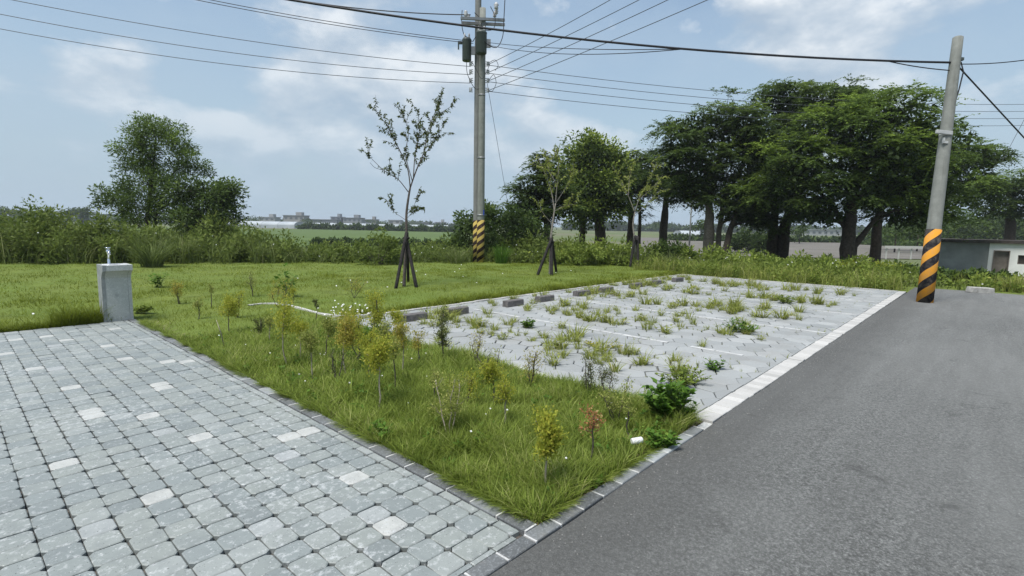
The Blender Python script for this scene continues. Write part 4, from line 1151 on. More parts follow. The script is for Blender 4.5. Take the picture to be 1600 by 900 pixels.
# ------------------------------------------------------------------ big trees
def gz(p): return float(ground_z(np.array(p[0]), np.array(p[1])))
def tree_at(name, label, foot, stems, lobes, leafm, barkm, seed, **kw):
    """foot, stems and lobes given as places in the scene"""
    b = np.array([foot[0], foot[1], gz(foot)])
    st = []
    for s in stems:
        first = s[0]
        rows = [(*(np.array([first[0][0], first[0][1], gz(first[0]) - 0.15]) - b), first[1])]
        rows += [(*(np.array(p) - b), r_) for p, r_ in s[1:]]
        st.append(rows)
    lb = [(np.array(c) - b, rad, n) for c, rad, n in lobes]
    return tree(name, label, 'tree', tuple(b), st, lb, leafm, barkm, seed, **kw)
G_BIG = 'big shade trees on the right'
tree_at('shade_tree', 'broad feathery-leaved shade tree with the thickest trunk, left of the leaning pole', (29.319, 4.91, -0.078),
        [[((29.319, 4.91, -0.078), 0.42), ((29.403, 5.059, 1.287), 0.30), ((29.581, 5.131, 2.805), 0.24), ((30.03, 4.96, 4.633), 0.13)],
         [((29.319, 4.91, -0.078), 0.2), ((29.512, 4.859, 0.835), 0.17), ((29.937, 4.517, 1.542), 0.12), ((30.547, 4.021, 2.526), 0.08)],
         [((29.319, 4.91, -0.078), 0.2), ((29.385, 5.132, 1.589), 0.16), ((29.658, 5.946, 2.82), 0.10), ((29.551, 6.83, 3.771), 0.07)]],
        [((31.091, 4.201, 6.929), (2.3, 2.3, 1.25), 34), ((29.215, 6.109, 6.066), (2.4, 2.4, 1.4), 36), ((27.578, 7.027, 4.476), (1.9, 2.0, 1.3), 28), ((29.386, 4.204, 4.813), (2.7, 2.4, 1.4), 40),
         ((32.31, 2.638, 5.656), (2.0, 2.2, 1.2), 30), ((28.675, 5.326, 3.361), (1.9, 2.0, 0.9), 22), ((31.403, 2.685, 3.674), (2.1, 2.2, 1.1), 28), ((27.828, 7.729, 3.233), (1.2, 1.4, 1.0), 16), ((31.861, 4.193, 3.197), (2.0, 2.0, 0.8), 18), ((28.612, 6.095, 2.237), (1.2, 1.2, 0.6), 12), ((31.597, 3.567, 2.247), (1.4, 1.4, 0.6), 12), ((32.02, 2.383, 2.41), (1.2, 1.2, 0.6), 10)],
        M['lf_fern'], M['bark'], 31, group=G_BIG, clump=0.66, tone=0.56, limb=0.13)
tree_at('shade_tree', 'shade tree with a dark straight trunk just right of the thickest trunk', (36.203, 4.847, 0.021),
        [[((36.203, 4.847, 0.021), 0.33), ((36.375, 4.941, 1.624), 0.25), ((36.663, 4.946, 3.448), 0.18), ((37.369, 4.431, 4.918), 0.1)]],
        [((38.272, 4.264, 5.35), (2.2, 2.2, 1.4), 28), ((36.592, 5.088, 3.809), (1.6, 1.6, 0.8), 14), ((37.999, 3.485, 3.48), (1.6, 1.6, 0.8), 14)],
        M['lf_fern'], M['bark'], 32, group=G_BIG, clump=0.66, tone=0.33, limb=0.12)
tree_at('shade_tree', 'shade tree half hidden behind the leaning pole, crown reaching right over the house', (41.093, 2.454, -0.06),
        [[((40.988, 2.569, -0.063), 0.27), ((41.228, 2.615, 1.687), 0.22), ((41.558, 2.527, 3.245), 0.16), ((42.22, 2.111, 5.005), 0.1)]],
        [((41.066, 1.951, 5.389), (2.2, 2.2, 1.4), 30), ((41.805, 0.903, 4.055), (1.6, 1.7, 1.0), 18), ((39.834, 2.216, 3.467), (1.9, 1.9, 1.0), 18), ((43.619, 0.765, 6.085), (1.1, 1.2, 0.7), 11), ((41.665, 2.958, 6.348), (1.8, 1.8, 1.2), 18)],
        M['lf_fern'], M['bark'], 46, group=G_BIG, clump=0.66, tone=0.36, limb=0.12)
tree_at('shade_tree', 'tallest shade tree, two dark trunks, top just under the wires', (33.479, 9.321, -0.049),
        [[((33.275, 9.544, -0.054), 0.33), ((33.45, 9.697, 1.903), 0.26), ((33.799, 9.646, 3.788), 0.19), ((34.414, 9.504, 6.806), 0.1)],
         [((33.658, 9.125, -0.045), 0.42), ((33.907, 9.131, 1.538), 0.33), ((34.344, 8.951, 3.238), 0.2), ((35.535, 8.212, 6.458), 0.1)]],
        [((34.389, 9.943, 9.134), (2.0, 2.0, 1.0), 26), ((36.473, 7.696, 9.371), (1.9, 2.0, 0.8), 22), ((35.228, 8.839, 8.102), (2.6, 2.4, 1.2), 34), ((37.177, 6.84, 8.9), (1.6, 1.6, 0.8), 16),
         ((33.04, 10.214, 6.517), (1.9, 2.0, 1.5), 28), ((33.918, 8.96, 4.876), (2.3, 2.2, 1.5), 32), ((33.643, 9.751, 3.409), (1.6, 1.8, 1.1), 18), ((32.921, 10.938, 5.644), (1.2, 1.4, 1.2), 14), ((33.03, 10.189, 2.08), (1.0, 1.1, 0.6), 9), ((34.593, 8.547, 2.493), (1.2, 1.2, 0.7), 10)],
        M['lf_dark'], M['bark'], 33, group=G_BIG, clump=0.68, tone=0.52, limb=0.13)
tree_at('shade_tree', 'dense dark shade tree on a pale split trunk, left edge of the big group', (27.931, 10.944, 0.05),
        [[((27.792, 11.095, 0.047), 0.30), ((27.902, 11.227, 1.474), 0.27), ((28.006, 11.352, 2.833), 0.20), ((28.607, 11.173, 5.56), 0.1)],
         [((28.494, 10.921, 0.033), 0.16), ((28.675, 10.977, 1.482), 0.14), ((28.875, 11.002, 2.862), 0.11), ((29.363, 10.227, 4.9), 0.07)]],
        [((28.896, 11.096, 6.923), (2.1, 2.1, 1.2), 30), ((27.595, 12.448, 6.485), (1.5, 1.6, 1.2), 22), ((29.498, 10.229, 5.751), (2.0, 2.2, 1.5), 30), ((27.351, 11.823, 4.814), (1.9, 2.0, 1.4), 30),
         ((28.626, 10.222, 3.675), (1.9, 1.9, 1.2), 26), ((27.426, 13.023, 5.304), (1.0, 1.2, 1.0), 12), ((29.784, 9.408, 2.875), (1.2, 1.3, 0.9), 14), ((27.814, 11.651, 3.337), (1.6, 1.6, 0.9), 18), ((27.135, 12.425, 3.49), (1.0, 1.0, 0.7), 9), ((29.154, 9.976, 2.182), (0.9, 0.9, 0.5), 7)],
        M['lf_dark'], M['bark_pale'], 34, group=G_BIG, clump=0.62, tone=0.50, limb=0.11)
tree_at('leaning_tree', 'slim dark tree trunk leaning right between the big trunks', (27.223, 10.236, 0.111),
        [[((27.2, 10.261, 0.11), 0.17), ((27.613, 10.041, 1.428), 0.15), ((27.916, 9.894, 2.482), 0.12), ((28.436, 9.497, 3.475), 0.06)]],
        [((28.295, 9.583, 3.079), (1.1, 1.2, 0.7), 14), ((29.188, 9.163, 2.018), (0.9, 1.0, 0.5), 9), ((27.884, 9.957, 2.644), (0.8, 0.8, 0.5), 8)],
        M['lf_dark'], M['bark'], 35, group=G_BIG, clump=0.5, tone=0.35)
tree_at('shade_tree', 'mid-distance tree on one clear trunk left of the far thin pole', (37.411, 18.546, 0.413),
        [[((37.411, 18.546, 0.413), 0.36), ((37.626, 18.653, 2.356), 0.28), ((37.907, 18.687, 4.301), 0.18)]],
        [((37.63, 19.263, 5.844), (2.2, 2.2, 1.4), 26), ((38.236, 18.327, 4.309), (1.8, 1.8, 1.1), 18), ((36.83, 19.967, 4.856), (1.5, 1.6, 1.2), 16), ((39.032, 17.542, 4.812), (1.4, 1.4, 1.0), 12)],
        M['lf_dark'], M['bark'], 36, group=G_BIG, clump=0.7, tone=0.42)
tree_at('lime_topped_tree', 'rounded broad-leaved tree with lime-green tips in the middle of the row', (29.026, 18.738, 0.188),
        [[((29.026, 18.738, 0.188), 0.42), ((29.091, 18.944, 1.754), 0.33), ((29.189, 19.127, 3.404), 0.2), ((29.264, 19.409, 5.464), 0.1)]],
        [((29.262, 19.535, 6.164), (1.7, 1.7, 1.2), 20), ((28.426, 20.268, 5.115), (1.1, 1.2, 1.2), 13), ((30.079, 18.459, 5.155), (1.2, 1.2, 1.4), 15), ((29.256, 19.142, 3.899), (1.9, 1.8, 1.5), 24), ((28.755, 19.442, 2.487), (1.5, 1.5, 0.8), 12), ((29.703, 18.457, 2.798), (1.2, 1.3, 0.9), 11)],
        M['lf_lime'], M['bark'], 37, kind='leaf', clump=0.75, tone=0.55, leaf=(0.24, 0.12), nleaf=120, group=G_BIG)
tree_at('slim_tree', 'slender-trunked tree left of the lime-tipped tree', (29.923, 20.774, 0.35),
        [[((29.923, 20.774, 0.35), 0.24), ((30.06, 20.87, 1.748), 0.20), ((30.105, 21.129, 3.493), 0.13), ((30.117, 21.347, 4.802), 0.07)]],
        [((30.083, 21.306, 4.365), (1.3, 1.3, 1.1), 14), ((29.653, 21.607, 3.395), (1.0, 1.0, 0.8), 9), ((30.375, 20.772, 3.151), (1.0, 1.0, 0.6), 8)],
        M['lf_mid'], M['bark'], 38, kind='leaf', clump=0.6, tone=0.35, leaf=(0.2, 0.10), nleaf=90, group=G_BIG)
tree_at('slim_tree', 'dark pair of slim trunks right of the lime-tipped tree', (34.176, 19.143, 0.622),
        [[((33.956, 19.383, 0.616), 0.27), ((34.115, 19.502, 2.277), 0.22), ((34.225, 19.706, 4.12), 0.14), ((34.367, 19.876, 5.965), 0.07)], [((34.426, 18.869, 0.628), 0.14), ((34.589, 19.065, 2.749), 0.11), ((34.668, 19.303, 4.591), 0.07)]],
        [((34.531, 19.713, 6.061), (1.5, 1.5, 1.0), 14), ((34.713, 19.213, 4.362), (1.5, 1.5, 1.2), 16), ((33.948, 20.091, 4.574), (1.2, 1.2, 1.0), 11), ((34.137, 19.6, 2.968), (1.3, 1.3, 0.7), 10)],
        M['lf_dark'], M['bark'], 39, clump=0.66, tone=0.4, group=G_BIG)
tree_at('shade_tree', 'dark layered tree behind the second staked sapling', (22.783, 18.056, -0.151),
        [[((22.783, 18.056, -0.151), 0.27), ((22.873, 18.218, 1.326), 0.22), ((22.936, 18.459, 3.084), 0.14), ((23, 18.699, 4.842), 0.06)]],
        [((22.936, 18.732, 4.629), (0.9, 0.9, 0.8), 12), ((22.413, 19.092, 3.423), (1.3, 1.3, 0.8), 18), ((23.25, 18.177, 3.443), (1.3, 1.3, 0.9), 18), ((21.96, 19.371, 2.183), (1.2, 1.2, 0.7), 14), ((23.541, 17.704, 2.572), (1.2, 1.2, 0.7), 13), ((22.763, 18.524, 2.377), (1.2, 1.2, 0.8), 14)],
        M['lf_dark'], M['bark'], 40, clump=0.55, tone=0.42, group=G_BIG)
tree_at('shade_tree', 'tree behind the small house at the right edge', (60.847, -1.066, 1.199),
        [[((60.847, -1.066, 1.199), 0.42), ((60.973, -0.998, 2.374), 0.36), ((61.246, -0.92, 4.512), 0.2)]],
        [((61.033, -0.593, 5.04), (2.6, 2.4, 1.4), 26), ((59.939, 0.341, 3.522), (1.7, 1.8, 1.1), 16), ((62.007, -1.921, 3.571), (2.0, 2.0, 1.2), 18), ((62.642, -2.24, 5.718), (2.2, 2.2, 1.5), 20), ((60.167, 0.448, 5.552), (1.2, 1.2, 0.8), 9)],
        M['lf_fern'], M['bark'], 41, clump=0.75, tone=0.40, group=G_BIG)
tree_at('broad_bush', 'broad-leaved bush right behind the twin pole', (16.878, 16.374, 0.191),
        [[((16.781, 16.48, 0.188), 0.07), ((16.448, 16.97, 0.892), 0.05), ((16.266, 17.284, 1.542), 0.02)], [((16.975, 16.268, 0.193), 0.07), ((16.944, 16.453, 1.046), 0.05), ((16.863, 16.667, 1.756), 0.02)], [((17.169, 16.056, 0.198), 0.07), ((17.525, 15.817, 1.06), 0.05), ((17.773, 15.671, 1.777), 0.02)]],
        [((16.161, 17.38, 1.426), (0.65, 0.7, 0.6), 12), ((16.863, 16.667, 1.756), (0.8, 0.8, 0.65), 15), ((17.569, 15.87, 1.63), (0.9, 0.9, 0.7), 17), ((18.562, 15.453, 1.211), (0.8, 0.8, 0.6), 12), ((16.623, 16.02, 0.835), (1.2, 1.0, 0.55), 18), ((15.834, 17.146, 0.61), (0.6, 0.6, 0.5), 9), ((17.815, 15.41, 0.555), (0.9, 0.8, 0.5), 12)],
        M['lf_mid'], M['bark_thin'], 42, kind='leaf', clump=0.36, tone=0.25, leaf=(0.17, 0.08), nleaf=75, limb=0.04)
# left: feathery tree with two bushes under it
tree_at('feathery_tree', 'tall feathery-leaved tree above the left hedge', (6.254, 27.327, 0.391),
        [[((6.254, 27.327, 0.391), 0.14), ((6.321, 27.45, 1.507), 0.11), ((6.533, 27.488, 3.044), 0.08), ((6.827, 27.536, 5.14), 0.03)], [((6.368, 27.202, 0.394), 0.09), ((6.54, 27.235, 1.651), 0.07), ((6.989, 26.99, 3.055), 0.05), ((7.443, 26.666, 4.041), 0.02)]],
        [((6.833, 27.544, 5.224), (0.95, 0.9, 0.6), 22), ((6.375, 27.907, 4.433), (0.8, 0.8, 0.7), 18), ((7.22, 27.008, 4.592), (0.9, 0.9, 0.75), 20), ((7.75, 26.295, 3.853), (0.75, 0.8, 0.55), 14), ((6.677, 27.356, 3.187), (1.1, 1.0, 0.85), 26),
         ((6.289, 27.11, 1.921), (0.85, 0.85, 0.75), 18), ((7.114, 26.706, 2.222), (0.85, 0.9, 0.7), 16), ((6.434, 28.022, 3.756), (0.7, 0.7, 0.6), 12), ((5.828, 27.99, 1.495), (0.6, 0.6, 0.5), 8)],
        M['lf_fern'], M['bark'], 43, kind='leaf', clump=0.34, tone=0.42, leaf=(0.13, 0.042), nleaf=85, limb=0.05, dens=1.7, fill=False, jit=0.30)
tree_at('leafy_bush', 'dark broad-leaved bush right of the feathery tree', (7.655, 24.276, 0.295),
        [[((7.528, 24.415, 0.292), 0.08), ((7.505, 24.638, 1.41), 0.06), ((7.551, 24.776, 2.477), 0.03)], [((7.745, 24.177, 0.297), 0.08), ((8.013, 24.082, 1.423), 0.05), ((8.165, 24.057, 2.226), 0.03)]],
        [((7.531, 24.835, 2.69), (1.0, 1.0, 0.65), 20), ((8.115, 24.121, 2.278), (0.85, 0.9, 0.65), 18), ((7.831, 24.281, 1.418), (1.25, 1.1, 0.7), 26), ((7.152, 25.047, 1.535), (0.7, 0.8, 0.6), 12), ((8.442, 23.848, 2.765), (0.4, 0.4, 0.3), 6), ((7.54, 23.864, 0.632), (1.2, 0.9, 0.5), 16)],
        M['lf_dark'], M['bark_thin'], 44, kind='leaf', clump=0.38, tone=0.38, leaf=(0.15, 0.06), nleaf=90, limb=0.05)
tree_at('leafy_bush', 'airy broad-leaved bush left of the feathery tree', (5.692, 28.684, 0.349),
        [[((5.692, 28.684, 0.349), 0.07), ((5.702, 28.874, 1.488), 0.05), ((5.691, 29.037, 2.341), 0.02)]],
        [((5.783, 28.971, 2.543), (0.75, 0.7, 0.45), 14), ((5.374, 29.369, 2.248), (0.45, 0.5, 0.4), 8), ((5.89, 28.744, 1.919), (0.6, 0.6, 0.4), 9), ((5.181, 29.67, 2.756), (0.2, 0.2, 0.15), 4)],
        M['lf_dark'], M['bark_thin'], 45, kind='leaf', clump=0.32, tone=0.45, leaf=(0.15, 0.06), nleaf=60, fill=False, limb=0.04)

# ------------------------------------------------------------------ staked young trees
def young_tree(label, foot, trunk, branches, leafm, seed, leaf, per, tw=0.45, tone=0.5, nt_=7, bark='bark_thin'):
    r = np.random.default_rng(seed)
    b = np.array([foot[0], foot[1], float(lawn_z(np.array(foot[0]), np.array(foot[1])))])
    root = thing('young_tree', label, 'tree', tuple(b), 0, 'staked young trees on the lawn')
    wood = MB(); lv = Leaves()
    def dense(pts, n=5):
        P = [np.array(p, float) for p in pts]; o = []
        for i in range(len(P) - 1):
            p0, p1, p2, p3 = P[max(i - 1, 0)], P[i], P[i + 1], P[min(i + 2, len(P) - 1)]
            for t in np.linspace(0, 1, n, endpoint=False):
                o.append(0.5 * ((2 * p1) + (p2 - p0) * t + (2 * p0 - 5 * p1 + 4 * p2 - p3) * t * t + (-p0 + 3 * p1 - 3 * p2 + p3) * t ** 3))
        o.append(P[-1]); return np.array(o)
    T = dense([np.array([b[0], b[1], b[2] - 0.05])] + [np.array(p) for p in trunk]) - b
    wood.tube(T, np.linspace(0.042, 0.022, len(T)), 8)
    def leafy(P, n, ln):
        i = r.integers(0, len(P) - 1, n); t = r.random((n, 1)); C = P[i] * (1 - t) + P[i + 1] * t
        d = r.normal(0, 0.55, (n, 3)); d[:, 2] -= 0.55
        d += unit(P[i + 1] - P[i]) * 0.35
        lv.leaf(C, d, ln * r.uniform(0.7, 1.3, n), ln * 0.42 * r.uniform(0.7, 1.3, n), r, np.clip(r.normal(tone, 0.2, n), 0, 1), 0.3)
    for pts, r0, dz, leafiness in branches:
        P = [np.array(p, float) - b for p in pts]
        # branches leave the plane of the picture: spread them in depth along the way
        for k in range(1, len(P)): P[k] = P[k] + np.array([0.734, 0.669, 0]) * dz * k / (len(P) - 1)
        P = dense(P); wood.tube(P, np.linspace(r0, 0.004, len(P)), 6)
        if leafiness <= 0: continue
        leafy(P[len(P) // 3:], int(per * 1.6 * leafiness), leaf)
        for k in range(int(nt_ * leafiness) + 1):
            i = int(r.integers(len(P) // 4, len(P))); i = min(i, len(P) - 2)
            dr = unit(P[i + 1] - P[i]); o = unit(r.normal(0, 1, 3)); d = unit(dr * 0.6 + o * 0.65 + np.array([0, 0, 0.35]))
            L = tw * r.uniform(0.5, 1.2); e = P[i] + d * L + np.array([0, 0, -0.12 * L])
            tp = bezier(P[i], P[i] + d * L * 0.5 + np.array([0, 0, 0.06]), e, 5)
            wood.tube(tp, np.linspace(0.006, 0.0025, 5), 4, False); leafy(tp, int(per * r.uniform(0.6, 1.2)), leaf)
    obj('trunk', wood, M[bark], root)
    obj('crown', lv.mesh('crown'), leafm, root)
def tripod(label, stakes, tie):
    b = Vector(tie); b.z = 0
    root = thing('stake_tripod', label, 'tree stake', tuple(b), 0, 'tree stakes')
    for a, t, r_ in stakes:
        a = Vector(a); t = Vector(t); a.z = float(lawn_z(np.array(a.x), np.array(a.y))) - 0.1
        P = [a.lerp(t, k / 5) - b for k in range(6)]
        obj('stake', MB().tube(P, [r_ * random.uniform(0.92, 1.08) for _ in P], 8), M['stake'], root)
    t = Vector(tie) - b
    obj('tie', MB().lathe([(0.075, -0.03), (0.085, 0.0), (0.075, 0.03)], tuple(t), 12), M['stake'], root)
young_tree('tall sparse young tree on stakes left of the twin pole', (7.52, 10.381, 0),
           [(7.665, 10.519, 0.62), (7.739, 10.56, 1.318), (7.775, 10.603, 1.783), (7.836, 10.604, 2.171), (7.888, 10.594, 2.435)],
           [([(7.888, 10.594, 2.435), (8.015, 10.529, 2.856), (8.178, 10.435, 3.339), (8.283, 10.416, 3.883), (8.551, 10.254, 4.632)], 0.020, 0.15, 1.3),
            ([(7.888, 10.594, 2.435), (7.883, 10.684, 2.915), (7.765, 10.905, 3.438), (7.651, 11.107, 3.868), (7.474, 11.377, 4.297)], 0.017, -0.2, 1.2),
            ([(7.961, 10.56, 2.7), (8.014, 10.6, 3.258), (8.109, 10.593, 3.802), (8.114, 10.696, 4.42)], 0.014, 0.4, 1.2),
            ([(8.015, 10.529, 2.856), (8.238, 10.361, 3.294), (8.43, 10.206, 3.608), (8.605, 10.077, 3.968)], 0.012, -0.35, 1.0),
            ([(7.933, 10.575, 2.607), (7.856, 10.773, 3.254), (7.925, 10.807, 3.875), (7.834, 10.988, 4.336)], 0.012, 0.5, 1.0),
            ([(7.848, 10.618, 2.326), (7.703, 10.831, 2.632), (7.488, 11.104, 2.843), (7.246, 11.441, 3.24)], 0.012, -0.1, 0.75),
            ([(7.488, 11.104, 2.843), (7.346, 11.271, 2.902), (7.271, 11.375, 3.024)], 0.006, 0.0, 0.0),
            ([(8.178, 10.435, 3.339), (8.427, 10.299, 4.119), (8.748, 10.008, 4.467)], 0.010, 0.1, 0.7),
            ([(7.773, 10.577, 1.628), (7.598, 10.802, 1.81), (7.524, 10.905, 1.932), (7.465, 11.004, 2.131)], 0.006, 0.1, 0.3),
            ([(7.785, 10.591, 1.783), (7.93, 10.475, 2.019), (8.027, 10.423, 2.33)], 0.006, -0.1, 0.35),
            ([(7.79, 10.573, 1.706), (7.944, 10.443, 1.926), (8.052, 10.332, 1.975)], 0.005, 0.15, 0.25)], M['lf_sapling'], 61, 0.075, 26, 0.42, 0.42, 10)
tripod('black stake tripod holding the tall sparse young tree', [((7.143, 10.21, 0), (7.728, 10.545, 1.334), 0.042), ((7.612, 9.975, 0), (7.773, 10.633, 1.27), 0.040), ((8.267, 11.213, 0), (7.831, 10.659, 1.347), 0.038)], (7.731, 10.55, 1.21))
young_tree('olive young tree on stakes, left of the middle of the lawn', (13.136, 10.341, 0),
           [(13.164, 10.356, 0.612), (13.225, 10.397, 1.22), (13.305, 10.399, 1.728), (13.402, 10.389, 2.276)],
           [([(13.356, 10.396, 2.032), (13.348, 10.513, 2.639), (13.257, 10.719, 3.244), (13.114, 10.99, 3.887)], 0.017, 0.3, 0.9),
            ([(13.402, 10.389, 2.276), (13.473, 10.411, 2.844), (13.544, 10.433, 3.412), (13.53, 10.542, 3.938)], 0.016, -0.2, 1.0),
            ([(13.402, 10.389, 2.276), (13.595, 10.242, 2.645), (13.756, 10.119, 2.952), (13.893, 10.03, 3.299)], 0.012, 0.3, 0.8),
            ([(13.284, 10.404, 1.626), (13.128, 10.628, 1.926), (13.052, 10.758, 2.187)], 0.009, 0.0, 0.2),
            ([(13.473, 10.411, 2.844), (13.352, 10.644, 3.408), (13.378, 10.676, 3.752)], 0.01, 0.5, 0.7),
            ([(13.356, 10.396, 2.032), (13.616, 10.14, 2.2), (13.812, 9.933, 2.246)], 0.008, -0.3, 0.6)], M['lf_olive'], 62, 0.10, 22, 0.5, 0.4, 9, 'stem_grey')
tripod('black stake tripod under the olive young tree', [((12.461, 10.337, 0), (13.156, 10.316, 1.182), 0.045), ((12.683, 9.907, 0), (13.307, 10.463, 1.259), 0.05), ((13.871, 10.623, 0), (13.394, 10.503, 1.176), 0.045)], (13.226, 10.367, 1.058))
young_tree('spreading yellowish young tree on stakes near the far end of the lot', (19.026, 10.607, 0),
           [(18.401, 10.284, 0.577), (18.431, 10.36, 1.198), (18.436, 10.442, 1.695), (18.521, 10.428, 2.144)],
           [([(18.521, 10.428, 2.144), (18.403, 10.675, 2.811), (18.273, 10.906, 3.305), (18.088, 11.226, 3.97)], 0.018, 0.2, 0.8),
            ([(18.521, 10.428, 2.144), (18.708, 10.342, 2.818), (18.949, 10.166, 3.321), (19.162, 10.034, 3.897)], 0.017, -0.2, 0.9),
            ([(18.644, 10.382, 2.643), (19.065, 9.995, 3.075), (19.447, 9.678, 3.655)], 0.012, 0.4, 0.7),
            ([(18.403, 10.675, 2.811), (18.502, 10.677, 3.434), (18.629, 10.635, 3.983)], 0.012, 0.4, 0.8),
            ([(18.509, 10.414, 1.994), (18.891, 10.097, 2.575), (19.14, 9.892, 2.953)], 0.010, -0.4, 0.5)], M['lf_olive'], 63, 0.11, 22, 0.55, 0.55, 8, 'stem_grey')
tripod('black stake tripod under the spreading yellowish young tree', [((17.946, 10.221, 0), (18.36, 10.293, 1.225), 0.05), ((18.223, 10.017, 0), (18.608, 10.32, 1.223), 0.055), ((19.983, 11.205, 0), (18.647, 10.426, 1.22), 0.05)], (18.456, 10.311, 1.074))

# ------------------------------------------------------------------ saplings planted in the lawn strip
def sapling(foot, top, spread, pal, label, seed, style='tuft', n=90, leaf=0.032, stem='stem_pale', lean=(0, 0)):
    r = np.random.default_rng(seed)
    b = np.array([foot[0], foot[1], float(lawn_z(np.array(foot[0]), np.array(foot[1]))) - 0.02])
    root = thing('sapling', label, 'sapling', tuple(b), 0, 'saplings in the lawn strip')
    wood = MB(); lv = Leaves(); H = top
    tipc = np.array([lean[0], lean[1], H])
    stems = 1 if style in ('tuft', 'bare') else 3
    for s in range(stems):
        end = tipc * r.uniform(0.75, 0.95) + np.append(r.normal(0, spread * (0.12 if stems == 1 else 0.5), 2), 0)
        st = np.append(r.normal(0, 0.008 * s, 2), 0)
        P = bezier(st, end * 0.5 + np.append(r.normal(0, 0.025, 2), 0), end, 8); P[1:-1, :2] += r.normal(0, 0.004, (6, 2))
        wood.tube(P, np.linspace(0.0085 if stems == 1 else 0.006, 0.0035, 8), 5)
        k = 9 if style == 'tuft' else 6
        for q in range(k):
            i = int(r.integers(5 if style in ('tuft', 'bare') else 3, 8)); d = unit(r.normal(0, 0.85, 3) * np.array([1, 1, 0.3]) + np.array([0, 0, 0.95])); L = spread * r.uniform(0.45, 1.0)
            e = P[i] + d * L
            wood.tube([P[i], (P[i] + e) / 2 + np.array([0, 0, -0.01]), e], [0.003, 0.002, 0.0012], 4, False)
            m_ = max(3, int(6.0 * n / (k * stems)))
            t = r.uniform(0.25, 1.05, (m_, 1)); C = P[i] * (1 - t) + e * t + r.normal(0, spread * 0.23, (m_, 3))
            dd = d * 0.5 + r.normal(0, 0.6, (m_, 3)) + np.array([0, 0, 0.3])
            lv.leaf(C, dd, leaf * 0.55 * r.uniform(0.6, 1.4, m_), leaf * 0.28 * r.uniform(0.7, 1.3, m_), r, np.clip(r.normal(0.62, 0.25, m_), 0, 1), 0.3)
    obj('stem', wood, M[stem], root)
    obj('foliage', lv.mesh('foliage'), M[pal], root)
